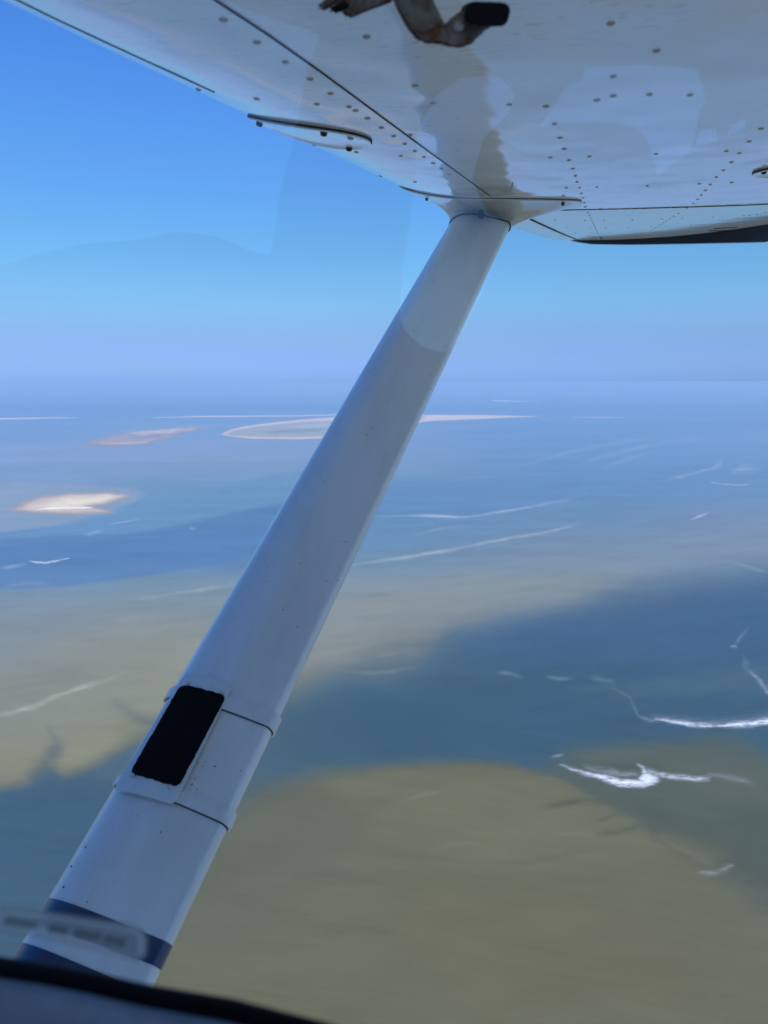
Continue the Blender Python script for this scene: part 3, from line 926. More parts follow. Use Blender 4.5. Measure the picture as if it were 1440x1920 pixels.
def place_on_skin(p, r, hgt, me, name, parent, lift=0):
    o = bpy.data.objects.new(name, me); COL.objects.link(o); o.parent = parent
    nn = nrm_under(p[0], p[1])
    o.matrix_local = Matrix.Translation(Vector(p) + nn * lift) @ nn.to_track_quat('Z', 'Y').to_matrix().to_4x4() @ Matrix.Diagonal((r, r, hgt, 1))
    return o


RIV = [(687, 69), (534.7, 116), (581.6, 148), (620, 175), (594, 195), (654.5, 200), (666.7, 207), (689, 221.5), (715, 239), (738, 255),
       (759, 269.4), (769, 253), (778, 283), (752, 292), (795, 294), (812.5, 306), (828, 316), (842, 326), (778, 160), (812, 193), (955, 195.5),
       (545, 259), (588.5, 271), (668, 285), (680, 321), (713.5, 330), (778, 341), (314.6, 153), (372, 168), (481, 185), (419, 37), (482, 79),
       (1145, 44), (1231, 95), (1150, 143), (1119, 187.5), (1150, 179.5), (1218, 177), (1294, 178), (1024, 199), (1039.6, 232), (1050, 258),
       (1058, 279), (1032, 295), (1067, 300), (1105, 293), (1074, 316), (1079, 329.5), (1082, 341), (1062, 352), (1086.5, 352), (1119, 351),
       (1090, 362.5), (1093, 371), (1096, 380), (1230, 288.5), (1214, 348), (1427, 241), (1404.6, 265), (1362, 283), (1386, 287), (1371.6, 304),
       (1356.6, 319), (1343, 332), (1311.5, 344.4), (1332, 346), (1372, 342), (1323, 357), (1315, 365.6), (1308, 374), (1300, 381)]
RIV += [(940 + x * .3472, y * .3472) for x, y in ((535, 1126), (587, 1126), (641, 1126), (695, 1125), (750, 1124), (803, 1121), (857, 1119), (914, 1119), (968, 1116),
        (1018, 1117), (1110, 1112), (1165, 1109), (1225, 1107), (1282, 1105), (1344, 1102), (1397, 1100),
        (290, 1189), (452, 1190), (554, 1190), (708, 1187), (868, 1182), (976, 1180), (1143, 1172), (355, 1230), (480, 1232), (565, 1230), (687, 1228),
        (809, 1225), (897, 1221), (1022, 1217), (400, 1260), (490, 1258), (577, 1257), (765, 1254), (848, 1249), (938, 1249), (433, 1282), (575, 1280),
        (653, 1280), (797, 1276), (1370, 1198), (1427, 1146), (1380, 1156), (1342, 1163), (1310, 1164), (1278, 1183), (1310, 1181), (1247, 1190),
        (1226, 1198), (1200, 1200), (1180, 1205), (1153, 1210), (1153, 1219), (1133, 1223), (1110, 1226), (1090, 1234), (1070, 1239), (1050, 1243))]
for i in range(16):                     # two spanwise rows that close up toward the tip
    t = (i / 15) ** .62
    RIV.append((1097.5 + t * 27, 388 + t * 56))
for i in range(16):
    t = (i / 15) ** .62
    RIV.append((1288 - t * 86, 390 + t * 54))
for i in range(18):
    t = (i / 17) ** .8
    RIV.append((996 + t * 62, 413 + t * 30))
nr = 0
for px, py in RIV:
    p = hit(px, py)
    if p is None or not (p[1] < ST - .02): continue
    r = .0043 * random.uniform(.88, 1.1)
    if p[1] > SB: r *= .85
    o = place_on_skin(p, r, .0021, rme, 'rivet', wing if p[1] < SB else outer_wing); nr += 1
print('rivets', nr)


def surf_strip(pxs, width, thick, mat, name, parent, n=60, lift=.0):
    """a thin strip lying along the skin through the seen points"""
    P = [hit(*p) for p in pxs]
    P = [Vector(p) for p in P if p is not None]
    pts = []
    for a, b in zip(P[:-1], P[1:]):
        m = max(2, int(n / (len(P) - 1)))
        for i in range(m): pts.append(a.lerp(b, i / m))
    pts.append(P[-1])
    bm = bmesh.new(); prev = None
    for i, p in enumerate(pts):
        s_ = p.y; p = Vector((p.x, s_, under(p.x, s_)))
        d = (pts[min(i + 1, len(pts) - 1)] - pts[max(i - 1, 0)]).normalized()
        nn = nrm_under(p.x, p.y); sd = d.cross(nn).normalized() * width / 2
        ring = [bm.verts.new(q) for q in (p - sd, p - sd + nn * thick, p + sd + nn * thick, p + sd)]
        if prev:
            for k in range(4): bm.faces.new((prev[k], prev[(k + 1) % 4], ring[(k + 1) % 4], ring[k]))
        prev = ring
    return bm_obj(name, bm, mat, parent, smooth=False)


surf_strip([(340, -42), (405, 0), (500, 62.5), (600, 133), (700, 207), (800, 281), (920, 368)], .0017, .0012, M_SEAM, 'panel_seam', wing, 80)
surf_strip([(-40, -36), (33, 0), (100, 33), (200, 80), (300, 126), (402, 173)], .0012, .001, M_SEAL, 'panel_seam', wing, 60)
surf_strip([(1000, 394.5), (1060, 393.5), (1130, 392), (1250, 389), (1350, 386), (1440, 382.5), (1500, 380)], .004, .002, M_SEAM, 'panel_seam', wing, 60)
surf_strip([(995, 411), (1030, 427), (1060, 440.5), (1084, 450.2)], .006, .003, M_SEAM, 'panel_seam', outer_wing, 40)
surf_strip([(1126, 444), (1129, 449)], .006, .002, M_SEAM, 'panel_seam', outer_wing, 10)
surf_strip([(1340, 428), (1380, 425.5), (1440, 421), (1490, 417)], .012, .004, M_SEAM, 'aileron_gap', outer_wing, 30)
surf_strip([(1330, 432), (1380, 430), (1440, 426)], .010, .004, M_SEAM, 'aileron_gap', outer_wing, 30)


# inspection covers under the wing: disc with a raised lip and three screws
def disc(name, center, rc, rs, tilt_n, thick, mat, parent, seg=48):
    nn = Vector(tilt_n).normalized()
    xa = Vector((1, 0, 0)); xa = (xa - nn * xa.dot(nn)).normalized(); ya = nn.cross(xa)
    bm = bmesh.new()
    rings = []
    for k, (rr, zz) in enumerate(((1, -.004), (1, thick * .8), (.985, thick), (.93, thick), (.90, thick * .55), (.0, thick * .55))):
        if rr == 0:
            rings.append([bm.verts.new(Vector(center) + nn * zz)]); continue
        rings.append([bm.verts.new(Vector(center) + xa * rc * rr * math.cos(2 * math.pi * i / seg) + ya * rs * rr * math.sin(2 * math.pi * i / seg) + nn * zz) for i in range(seg)])
    for a, b in zip(rings[:-2], rings[1:-1]):
        for i in range(seg): bm.faces.new((a[i], a[(i + 1) % seg], b[(i + 1) % seg], b[i]))
    for i in range(seg): bm.faces.new((rings[-2][i], rings[-2][(i + 1) % seg], rings[-1][0]))
    return bm_obj(name, bm, mat, parent, sharp=30)


bm = bmesh.new()
bmesh.ops.create_cone(bm, cap_ends=True, segments=14, radius1=1, radius2=.82, depth=1)
for v in bm.verts: v.co.z += .5
bmesh.ops.create_uvsphere(bm, u_segments=12, v_segments=6, radius=.82, matrix=Matrix.Translation((0, 0, 1)) @ Matrix.Diagonal((1, 1, .5, 1)))
sme = bpy.data.meshes.new('screw'); bm.to_mesh(sme); bm.free(); sme.materials.append(M_BOLT)


def skin_n(c, s): return Vector((c, s, under(c, s)))


def skin_disc(name, cc, ss, r_in, r_out, prof, mat, parent, seg=64):
    """a round sheet that hugs the skin; prof = [(radius fraction, height)]"""
    bm = bmesh.new(); rings = []
    for fr, hz in prof:
        rad = r_in + (r_out - r_in) * fr
        ring = []
        for i in range(seg if rad > 1e-6 else 1):
            a = 2 * math.pi * i / seg
            c = max(cc + rad * math.cos(a), CLE + .03); s_ = ss + rad * math.sin(a)
            ring.append(bm.verts.new(skin_n(c, s_) + nrm_under(c, s_) * hz))
        rings.append(ring)
    for a, b in zip(rings[:-1], rings[1:]):
        if len(a) == 1:
            for i in range(seg): bm.faces.new((a[0], b[i], b[(i + 1) % seg]))
        else:
            for i in range(seg): bm.faces.new((a[i], a[(i + 1) % seg], b[(i + 1) % seg], b[i]))
    return bm_obj(name, bm, mat, parent, sharp=30)


for (cc, ss, rad, scs) in ((-.483, 1.222, .097, ((-.437, 1.160), (-.445, 1.300), (-.562, 1.205))), (.345, 1.83, .085, ((.275, 1.795), (.36, 1.76)))):
    skin_disc('inspection_cover', cc, ss, 0, rad, [(0, .0035), (.5, .0035), (.90, .0035), (.96, .0055), (.995, .0055), (1, .0050), (1, -.001)], M_WING, wing)
    skin_disc('cover_rim_shade', cc, ss, rad - .002, rad + .0012, [(0, .0030), (1, .0030), (1, -.001)], M_SEAM, wing)  # dark ring put in for the shaded side of the raised lip
    for c_, s_ in scs:
        place_on_skin(skin_n(c_, s_), .0058, .0042, sme, 'screw', wing, lift=.0035)

# ---------------------------------------------------------------- wing strut
S_TOP = Vector((-.38934, 2.44491, .21938)); S_BOT = Vector((-.53872, .60221, -.76444))
SW = .183
SX = (S_TOP - S_BOT).normalized()
SC_ = Vector((1, 0, 0)); SC_ = (SC_ - SX * SC_.dot(SX)).normalized()
SV = SX.cross(SC_).normalized()
if SV.dot(S_BOT) > 0: SV = -SV           # towards the cabin
SLEN = (S_TOP - S_BOT).length


def sec_v(u):
    """half thickness of the streamlined strut at chord position u in 0..1"""
    if u < .34:
        x = (.34 - u) / .34
        return .036 * math.sqrt(max(0, 1 - x * x))
    if u < .955:
        x = (u - .34) / .615
        return .036 - .022 * x ** 1.5
    x = (u - .955) / .045
    return .014 * math.sqrt(max(0, 1 - x * x))


US = [.34 * (1 - math.cos(math.pi / 2 * i / 11)) for i in range(12)] + [.34 + .615 * i / 12 for i in range(1, 13)] + [.955 + .045 * math.sin(math.pi / 2 * i / 6) for i in range(1, 7)]
LOOP = [(u, sec_v(u)) for u in US] + [(u, -sec_v(u)) for u in US[-2:0:-1]]


def strut_pt(l, u, v, off=0.0):
    """axis distance from S_BOT, chord position 0..1, thickness coordinate; off pushes outward"""
    if off:
        e = 1e-3
        if u <= .0005 or u >= .9995: n2 = Vector((-1 if u < .5 else 1, 0))
        else:
            sg = 1 if v >= 0 else -1
            du = (sec_v(min(1, u + e)) - sec_v(max(0, u - e))) / ((min(1, u + e) - max(0, u - e)) * SW)
            n2 = Vector((-du * 1.0, sg * 1.0)).normalized()
            n2.x = -du if True else 0
            n2 = Vector((-du, sg)).normalized()
        return S_BOT + SX * l + SC_ * ((u - .5) * SW + n2.x * off) + SV * (v + n2.y * off)
    return S_BOT + SX * l + SC_ * ((u - .5) * SW) + SV * v


def sleeve(name, lfa, lfb, off, mat, parent, nl=1, u0=None, cap=True):
    bm = bmesh.new(); rings = []
    rows_ = [(0, .0)] + [(k / nl, off) for k in range(nl + 1)] + [(1, .0)] if off > .001 else [(k / nl, off) for k in range(nl + 1)]
    for k, of in rows_:
        rings.append([bm.verts.new(strut_pt(lfa(u) * (1 - k) + lfb(u) * k, u, v, of)) for u, v in LOOP])
    n = len(LOOP)
    for a, b in zip(rings[:-1], rings[1:]):
        for i in range(n): bm.faces.new((a[i], a[(i + 1) % n], b[(i + 1) % n], b[i]))
    return bm_obj(name, bm, mat, parent, sharp=50)


strut = sleeve('wing_strut', lambda u: -.62, lambda u: SLEN - .06, 0.0, M_STRUT, plane, nl=30)


def strut_hit(px, py, off=.034):
    """(axis distance, chord position) on the strut's near face seen at a photo pixel"""
    d = Vector(loc_ray(px, py))
    for _ in range(6):
        q = S_BOT + SV * off
        t = q.dot(SV) / d.dot(SV)
        p = d * t - S_BOT
        u = p.dot(SC_) / SW + .5
        off = sec_v(min(.98, max(.02, u)))
    return p.dot(SX), u


def lin(p1, p2):
    (l1, u1), (l2, u2) = strut_hit(*p1), strut_hit(*p2)
    return lambda u: l1 + (l2 - l1) * (u - u1) / (u2 - u1)


sleeve('navy_stripe', lin((120, 1690), (322, 1769)), lin((75, 1737), (302, 1815)), .0006, M_NAVY, strut)
sleeve('navy_stripe', lin((60, 1772), (222, 1838)), lambda u: lin((60, 1772), (222, 1838))(u) - .10, .0006, M_NAVY, strut)
# two clamp bands that carry the step
b1a, b1b = lin((335, 1288), (520, 1338)), lin((325, 1308), (512, 1366))
b2a, b2b = lin((235, 1455), (441, 1519)), lin((224, 1471), (430, 1548))
sleeve('clamp_band', b1a, b1b, .0045, M_STEPW, strut, nl=2)
sleeve('clamp_band', b2a, b2b, .0045, M_STEPW, strut, nl=2)
sleeve('band_sealant', lambda u: b1a(u) + .0004, b1a, .0009, M_SEAM, strut, nl=1)
sleeve('band_sealant', lambda u: b2a(u) + .0004, b2a, .0009, M_SEAM, strut, nl=1)
sleeve('band_sealant', b1b, lambda u: b1b(u) - .0014, .0012, M_SEAM, strut, nl=1)
sleeve('band_sealant', b2b, lambda u: b2b(u) - .0014, .0012, M_SEAM, strut, nl=1)


def plate(name, corners, off0, off1, mat, nu=24, nl=20, arch=0.0, rag=0.0, parent=None, round_=0.0):
    """curved sheet on the strut between four seen corners (top left, top right, bottom right, bottom left)"""
    tl, tr, br, bl = [strut_hit(*c) for c in corners]
    bm = bmesh.new(); G0 = []; G1 = []
    for j in range(nl + 1):
        y = j / nl; r0 = []; r1 = []
        for i in range(nu + 1):
            x = i / nu
            l = (tl[0] * (1 - x) + tr[0] * x) * (1 - y) + (bl[0] * (1 - x) + br[0] * x) * y
            u = (tl[1] * (1 - x) + tr[1] * x) * (1 - y) + (bl[1] * (1 - x) + br[1] * x) * y
            cl = (tr[0] - tl[0])
            l -= arch * 4 * x * (1 - x) * (-1 if y < .5 else -1) * abs(2 * y - 1)
            if rag and i in (0, nu): u += rag * (random.random() - .5)
            if rag and j in (0, nl): l += rag * .3 * (random.random() - .5)
            if round_:
                ex = min(x, 1 - x) / round_; ey = min(y, 1 - y) / (round_ * .5)
                if ex < 1 and ey < 1:
                    k = math.hypot(1 - ex, 1 - ey)
                    if k > 1:
                        u += (1 if x < .5 else -1) * (k - 1) * round_ * abs(tr[1] - tl[1]) * .7
                        l += (-1 if y < .5 else 1) * (k - 1) * round_ * .5 * abs(tl[0] - bl[0]) * .7
            u = max(.02, u)
            v = max(sec_v(u), .036 * min(1, math.sqrt(max(u, 0) / .12)) if u < .12 else 0)
            r0.append(bm.verts.new(strut_pt(l, u, v, off0)))
            r1.append(bm.verts.new(strut_pt(l, u, v, off1)))
        G0.append(r0); G1.append(r1)
    for j in range(nl):
        for i in range(nu):
            bm.faces.new((G1[j][i], G1[j][i + 1], G1[j + 1][i + 1], G1[j + 1][i]))
            bm.faces.new((G0[j][i], G0[j + 1][i], G0[j + 1][i + 1], G0[j][i + 1]))
    for j in range(nl):
        bm.faces.new((G0[j][0], G1[j][0], G1[j + 1][0], G0[j + 1][0]))
        bm.faces.new((G0[j][nu], G0[j + 1][nu], G1[j + 1][nu], G1[j][nu]))
    for i in range(nu):
        bm.faces.new((G0[0][i], G0[0][i + 1], G1[0][i + 1], G1[0][i]))
        bm.faces.new((G0[nl][i], G1[nl][i], G1[nl][i + 1], G0[nl][i + 1]))
    return bm_obj(name, bm, mat, parent, sharp=40)


step = plate('step_plate', [(352, 1270), (437, 1289), (328, 1513), (219, 1488)], .0048, .0088, M_STEPW, arch=-.0, parent=strut, round_=.10)
pad = plate('grip_pad', [(345, 1292), (426, 1311), (336, 1482), (250, 1458)], .0089, .0105, M_GRIP, nu=30, nl=46, rag=.006, parent=strut, round_=.12)
bm = bmesh.new()
bmesh.ops.create_uvsphere(bm, u_segments=12, v_segments=8, radius=1)
for f in bm.faces: f.smooth = True
pme = bpy.data.meshes.new('plate_screw'); bm.to_mesh(pme); bm.free(); pme.materials.append(M_SCREWW)
for px, py in ((256, 1461), (321, 1481), (418, 1304), (358, 1288)):
    l, u = strut_hit(px, py)
    o = bpy.data.objects.new('plate_screw', pme); COL.objects.link(o); o.parent = strut
    o.matrix_local = Matrix.Translation(strut_pt(l, u, sec_v(u), .0105)) @ SV.to_track_quat('Z', 'Y').to_matrix().to_4x4() @ Matrix.Diagonal((.0032, .0032, .0024, 1))
# paint chips seen on the strut
bm = bmesh.new()
for px, py, r in ((692, 699, 1.2), (780, 681, 1), (645, 1016, .9), (637, 1014, .7), (651, 1016, .8), (634, 815, .8), (688, 816, 1.1), (609, 903, .8), (119, 1664, 1.6),
                  (134, 1625, 1.4), (161, 1588, 1.4), (403, 1437, 1.3), (366, 1460, 1), (360, 1471, 1), (369, 1480, .9), (384, 1430, .7), (380, 1437, .7), (258, 1530, .7), (164, 1692, 1)):
    l, u = strut_hit(px, py)
    base = strut_pt(l, u, sec_v(u), .00035)
    nv = 7; ph = random.random() * 6
    vs = [bm.verts.new(base + SX * math.cos(ph + 2 * math.pi * i / nv) * r * .0011 * random.uniform(.5, 1.3) + SC_ * math.sin(ph + 2 * math.pi * i / nv) * r * .0011 * random.uniform(.5, 1.3)) for i in range(nv)]
    bm.faces.new(vs)
    top = [bm.verts.new(v.co + SV * .0002) for v in vs]; bm.faces.new(top[::-1])
    for i in range(nv): bm.faces.new((vs[i], vs[(i + 1) % nv], top[(i + 1) % nv], top[i]))
chips = bm_obj('paint_chips', bm, M_SEAM, strut, smooth=False)
chips['kind'] = 'stuff'

# flared fairing where the strut meets the wing
L_F0 = strut_hit(905, 405)[0]
base_c = (-.592, -.110); bcen = sum(base_c) / 2; bhl = (base_c[1] - base_c[0]) / 2
SS = S_TOP.y


def base_s(uu, v, grow):
    w = (v / .036) * ((.135 if v > 0 else .30) + 0) + math.copysign(grow, v) * (abs(v) > 1e-4)
    return 2.235 + .035 * uu - w


bm = bmesh.new(); rings = []
NK = 16
for k in range(NK + 1):
    t = k / NK
    ring = []
    for i, (u, v) in enumerate(LOOP):
        p0 = strut_pt(L_F0, u, v, .0028)
        uu = (u - .5) * 2
        # straight run along the axis up to the skin
        side = math.copysign(abs(uu) ** .9, uu)
        c1 = bcen + side * bhl
        s1 = base_s(uu, v, 0)
        p1 = Vector((c1, s1, under(c1, s1) - .003))
        straight = strut_pt(L_F0 + (SLEN - L_F0) * t, u, v, .0028)
        w = t ** 2.3
        q = straight.lerp(p1, w)
        q.z = p0.z + (p1.z - p0.z) * (t ** 1.0)
        ring.append(bm.verts.new(q))
    rings.append(ring)
n = len(LOOP)
for a, b in zip(rings[:-1], rings[1:]):
    for i in range(n): bm.faces.new((a[i], a[(i + 1) % n], b[(i + 1) % n], b[i]))
fair = bm_obj('strut_fairing', bm, M_FAIR, plane, sharp=60)
# flange: thin plate under the skin, dark joint line
def flange(name, grow, z0, z1, mat):
    bm = bmesh.new(); R0 = []; R1 = []
    for (u, v) in LOOP:
        uu = (u - .5) * 2
        c1 = bcen + math.copysign(abs(uu) ** .9, uu) * (bhl + grow)
        s1 = base_s(uu, v, grow)
        R0.append(bm.verts.new((c1, s1, under(c1, s1) - z0))); R1.append(bm.verts.new((c1, s1, under(c1, s1) - z1)))
    for i in range(n): bm.faces.new((R0[i], R0[(i + 1) % n], R1[(i + 1) % n], R1[i]))
    bm.faces.new(R0); bm.faces.new(R1[::-1])
    return bm_obj(name, bm, mat, fair, sharp=40)
flange('flange_gap', .004, .0002, .0018, M_SEAM)
flange('flange', .008, .0019, .0050, M_FAIR)
sleeve('fairing_joint', lambda u: L_F0 - .0008, lambda u: L_F0 + .0008, .0034, M_SEAM, fair, nl=1)
l, u = strut_hit(902, 408)
o = bpy.data.objects.new('fairing_bolt', sme); COL.objects.link(o); o.parent = fair
o.matrix_local = Matrix.Translation(strut_pt(l, u, sec_v(u), .003)) @ SV.to_track_quat('Z', 'Y').to_matrix().to_4x4() @ Matrix.Diagonal((.0085, .0125, .016, 1))
for c_, s_ in ((-.15, 2.235), (-.52, 2.19)):
    place_on_skin(skin_n(c_, s_), .005, .006, sme, 'fairing_bolt', fair, lift=.004)

# ---------------------------------------------------------------- cabin window, seal, door and lining
TILT = math.radians(8)
PN = Vector((0, math.cos(TILT), -math.sin(TILT)))     # pane normal, top leaning outboard
PD = .20


def on_pane(px, py, off=0.0):
    d = Vector(loc_ray(px, py))
    return d * ((PD - off) / d.dot(PN))


P_X = Vector((1, 0, 0)); P_Y = PN.cross(P_X)
if P_Y.z < 0: P_Y = -P_Y


def pane_xy(p): return p.dot(P_X), p.dot(P_Y)
def pane_pt(x, y, off=0.0): return P_X * x + P_Y * y + PN * (PD - off)


sill_px = [(-260, 1752), (-120, 1773), (0, 1794), (90, 1807), (178, 1823), (289, 1848), (444, 1874), (613, 1917), (720, 1950), (900, 2010), (1100, 2080)]
sill = [pane_xy(on_pane(*p)) for p in sill_px]
topy = .36
win = [(-.40, sill[0][1] - .03)] + sill + [(.30, sill[-1][1] - .03), (.42, sill[-1][1] + .02), (.46, .1), (.44, topy), (-.46, topy), (-.46, .0)]


def slab(name, outline, holes, mat, off0, off1, parent, to3=pane_pt):
    polys = [[Vector((x, y, 0)) for x, y in outline]] + [[Vector((x, y, 0)) for x, y in h] for h in holes]
    tris = tessellate_polygon(polys)
    flat = [p for pl in polys for p in pl]
    bm = bmesh.new()
    A_ = [bm.verts.new(to3(p.x, p.y, off0)) for p in flat]; B_ = [bm.verts.new(to3(p.x, p.y, off1)) for p in flat]
    for t in tris:
        try:
            bm.faces.new([A_[i] for i in t]); bm.faces.new([B_[i] for i in t][::-1])
        except ValueError: pass
    k = 0
    for pl in polys:
        m = len(pl)
        for i in range(m): bm.faces.new((A_[k + i], A_[k + (i + 1) % m], B_[k + (i + 1) % m], B_[k + i]))
        k += m
    return bm_obj(name, bm, mat, parent, smooth=False)


window = bpy.data.objects.new('cabin_window', None); COL.objects.link(window); window.parent = plane
# single acrylic sheet
bm = bmesh.new()
vs = [bm.verts.new(pane_pt(x, y)) for x, y in win]
bm.faces.new(vs)
pane = bm_obj('window_pane', bm, M_GLASS, window, smooth=False)


def tube(name, pts, r, mat, parent, seg=12, flat=1.0, closed=False):
    bm = bmesh.new(); prev = None; first = None
    for i, p in enumerate(pts):
        a = pts[max(i - 1, 0)]; b = pts[min(i + 1, len(pts) - 1)]
        if closed: a = pts[i - 1]; b = pts[(i + 1) % len(pts)]
        d = (b - a).normalized(); x_ = d.cross(PN).normalized(); y_ = x_.cross(d).normalized()
        ring = [bm.verts.new(p + x_ * math.cos(2 * math.pi * k / seg) * r * flat + y_ * math.sin(2 * math.pi * k / seg) * r) for k in range(seg)]
        if prev:
            for k in range(seg): bm.faces.new((prev[k], prev[(k + 1) % seg], ring[(k + 1) % seg], ring[k]))
        else: first = ring
        prev = ring
    if closed:
        for k in range(seg): bm.faces.new((prev[k], prev[(k + 1) % seg], first[(k + 1) % seg], first[k]))
    else:
        bm.faces.new(first); bm.faces.new(prev[::-1])
    return bm_obj(name, bm, mat, parent)


# black rubber seal along the window's edge (inside face), centre line a little below the visible top edge
dense = []
ring_xy = [(x, y - .0006) for x, y in sill] + [(.455, .1), (.435, topy), (-.455, topy), (-.46, .0)]
for i in range(len(ring_xy)):
    a = Vector(ring_xy[i]); b = Vector(ring_xy[(i + 1) % len(ring_xy)])
    for k in range(4): dense.append(a.lerp(b, k / 4))
tube('window_seal', [pane_pt(p.x, p.y, .004) for p in dense], .0034, M_RUBBER, window, closed=True)
# door skin around the window
outer = [(-.95, -.95), (1.5, -.95), (1.5, .40), (-.70, .40)]
hole = [(x, y - .007) for x, y in sill] + [(.462, .1), (.445, topy + .004), (-.463, topy + .004), (-.468, .0)]
door = slab('door', outer, [hole], M_STEPW, .001, -.002, plane)
# sloping sill pad inside, below the seal
bm = bmesh.new(); pr = None
for p in dense[:4 * (len(sill) - 1) + 1]:
    ringp = [pane_pt(p.x, p.y - .003, .003), pane_pt(p.x, p.y - .008, .008), pane_pt(p.x, p.y - .016, .012), pane_pt(p.x, p.y - .045, .016), pane_pt(p.x, p.y - .12, .020)]
    rr = [bm.verts.new(q) for q in ringp]
    if pr:
        for k in range(4): bm.faces.new((pr[k], pr[k + 1], rr[k + 1], rr[k]))
    pr = rr
bm_obj('sill_trim', bm, M_DOOR, window)

# translucent sheets added on the pane to imitate a blurred cabin reflection


def px_poly(pts, off): return [pane_xy(on_pane(*p, off)) for p in pts]


def rr_outline(x0, y0, x1, y1, dx, r, seg=6):
    return None


slab('pane_reflection', px_poly([(-80, 1694), (0, 1704), (120, 1719), (249, 1739), (266, 1747), (273, 1765), (270, 1797), (255, 1806), (205, 1791), (100, 1766), (0, 1748), (-80, 1736)], .003), [], M_REFL, .0015, .0026, window)
slab('reflection_rim', px_poly([(-80, 1700), (0, 1710), (120, 1725), (243, 1745), (258, 1754), (260, 1770), (258, 1790), (268, 1790), (270, 1764), (262, 1748), (249, 1741), (120, 1720), (0, 1705), (-80, 1695)], .003), [], M_REFL2, .0027, .0032, window)
for q in ([(10, 1719), (72, 1728), (68, 1742), (4, 1733)], [(92, 1733), (128, 1739), (124, 1754), (88, 1747)], [(140, 1741), (190, 1750), (186, 1765), (136, 1756)], [(196, 1753), (238, 1761), (232, 1778), (192, 1768)]):
    slab('reflection_mark', px_poly(q, .003), [], M_REFL3, .0027, .0031, window)

# worn metal door-stay bracket with its rubber tip, hanging under the wing root
latch = bpy.data.objects.new('door_stay', None); COL.objects.link(latch); latch.parent = plane
LD = .50


def view_pt(px, py, depth):
    d = ray(px, py) * depth
    return Vector((d @ CA, d @ SA, d @ NA))


def view_slab(name, pts, d0, d1, mat, bev=.0036, parent=latch, seg=2):
    bm = bmesh.new()
    A_ = [bm.verts.new(view_pt(x, y, d0)) for x, y in pts]
    dn = Vector(loc_ray(720, 60)).normalized()
    B_ = [bm.verts.new(v.co + dn * (d1 - d0)) for v in A_]
    bm.faces.new(A_); bm.faces.new(B_[::-1]); m = len(pts)
    for i in range(m): bm.faces.new((A_[i], A_[(i + 1) % m], B_[(i + 1) % m], B_[i]))
    bmesh.ops.recalc_face_normals(bm, faces=bm.faces)
    bmesh.ops.bevel(bm, geom=list(bm.edges), offset=bev, segments=seg, affect='EDGES', clamp_overlap=True)
    return bm_obj(name, bm, mat, parent, sharp=50)


view_slab('stay_arm', [(722, -70), (790, -75), (800, -30), (822, 20), (838, 52), (850, 62), (838, 78), (815, 83), (790, 82), (772, 66), (752, 34), (738, 4)], LD, LD + .022, M_LATCH)
view_slab('stay_foot', [(812, 60), (838, 46), (856, 26), (872, 18), (896, 18), (930, 34), (926, 48), (902, 62), (894, 76), (876, 88), (850, 91), (830, 84), (806, 82)], LD - .012, LD + .014, M_LATCH, .006)
view_slab('stay_bracket', [(566, -60), (740, -70), (744, -8), (738, 2), (718, 10), (690, 20), (662, 32), (650, 36), (642, 22), (628, 8), (600, -6)], LD + .008, LD + .024, M_LATCH)
view_slab('stay_finger', [(590, 14), (604, 2), (640, -22), (652, -12), (626, 10), (600, 23)], LD + .002, LD + .012, M_LATCH, .0024)
view_slab('stay_finger', [(612, 17), (630, 8), (652, 0), (660, 8), (644, 20), (622, 26)], LD - .006, LD + .008, M_RUBBER, .0024)
cap = []
for cx, cy, a0 in ((890, 18, 180), (942, 20, 270), (938, 34, 0), (888, 30, 90)):
    for k in range(5):
        a = math.radians(a0 + 90 * k / 4 ); cap.append((cx + 16 * math.cos(a), cy + 16 * math.sin(a)))
view_slab('rubber_tip', cap, LD - .022, LD + .020, M_RUBBER, .008, seg=3)
bm = bmesh.new()
bmesh.ops.create_uvsphere(bm, u_segments=16, v_segments=8, radius=1)
pv_ = bm_obj('pivot_pin', bm, M_SCREWW, latch)
pv_.matrix_local = Matrix.Translation(view_pt(860, 50, LD - .013)) @ Matrix.Diagonal((.0034, .004, .0030, 1))

# cabin shell: dark lining, with opposite windows shaped for their reflections in the pane
W = 1.05
shell = bpy.data.objects.new('cabin_shell', None); COL.objects.link(shell); shell.parent = plane


def mirror_to_wall(px, py):
    d = Vector(loc_ray(px, py)); p = d * (PD / d.dot(PN))
    r = d - PN * (2 * d.dot(PN))
    t = (-W - p.y) / r.y
    q = p + r * t
    return q.x, q.z


def wall_pt(x, y, off=0.0): return Vector((x, -W - off, y))


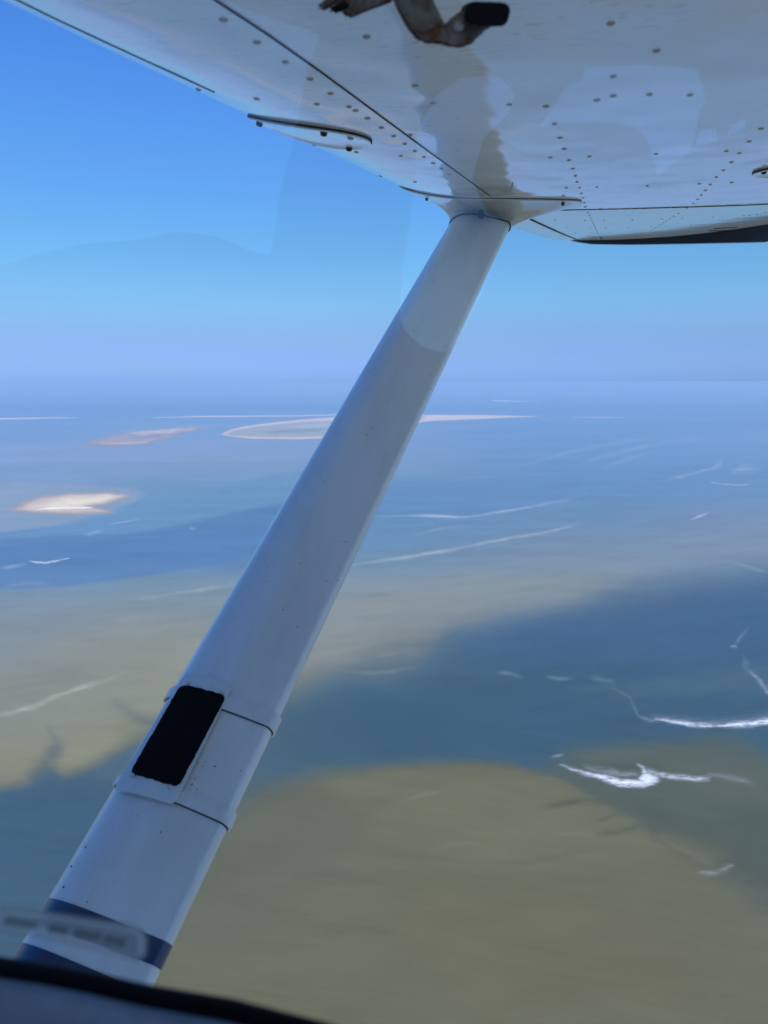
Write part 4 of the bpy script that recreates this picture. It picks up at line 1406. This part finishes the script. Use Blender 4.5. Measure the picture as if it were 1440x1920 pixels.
REFL_WIN_A = [mirror_to_wall(*p) for p in [(-420, 560), (0, 490), (120, 478), (230, 456), (330, 450), (410, 456), (462, 470), (500, 475), (550, 290), (605, 66), (560, 40), (300, -60), (-420, -160)]]
REFL_WIN_B = [mirror_to_wall(*p) for p in [(770, 268), (740, 585), (750, 608), (770, 629), (795, 641), (830, 643), (850, 625), (905, 505), (945, 418), (940, 398), (905, 382), (880, 335), (905, 275), (960, 225), (975, 180), (940, 140), (870, 150), (820, 190)]]
REFL_WIN_C = [mirror_to_wall(*p) for p in [(1096, 130), (1326, 121), (1334, 186), (1318, 205), (1312, 235), (1296, 278), (1238, 318), (1228, 280), (1210, 254), (1180, 245), (1012, 250), (1060, 165), (1090, 160)]]
REFL_WIN_D = [mirror_to_wall(*p) for p in [(1316, 232), (1346, 226), (1350, 258), (1306, 268)]]
REFL_WIN_E = [mirror_to_wall(*p) for p in [(1372, 222), (1400, 208), (1402, 232), (1362, 250)]]
wxs = [p[0] for p in REFL_WIN_A + REFL_WIN_B + REFL_WIN_C + REFL_WIN_E]; wys = [p[1] for p in REFL_WIN_A + REFL_WIN_B + REFL_WIN_C + REFL_WIN_E]
print('wall windows x', min(wxs), max(wxs), 'z', min(wys), max(wys))
x0, x1 = min(wxs) - .2, max(wxs) + .25; z0, z1 = -.95, max(wys) + .06
slab('far_wall', [(x0, z0), (x1, z0), (x1, z1), (x0, z1)], [REFL_WIN_A, REFL_WIN_B, REFL_WIN_C, REFL_WIN_D, REFL_WIN_E], M_LINING, 0, .02, shell, wall_pt)


def shell_box(name, a, b, mat, parent=shell):
    bm = bmesh.new()
    bmesh.ops.create_cube(bm, size=1)
    for v in bm.verts:
        v.co = Vector((a[i] if v.co[i] < 0 else b[i] for i in range(3)))
    return bm_obj(name, bm, mat, parent, smooth=False)


ztop = max(z1, .30)
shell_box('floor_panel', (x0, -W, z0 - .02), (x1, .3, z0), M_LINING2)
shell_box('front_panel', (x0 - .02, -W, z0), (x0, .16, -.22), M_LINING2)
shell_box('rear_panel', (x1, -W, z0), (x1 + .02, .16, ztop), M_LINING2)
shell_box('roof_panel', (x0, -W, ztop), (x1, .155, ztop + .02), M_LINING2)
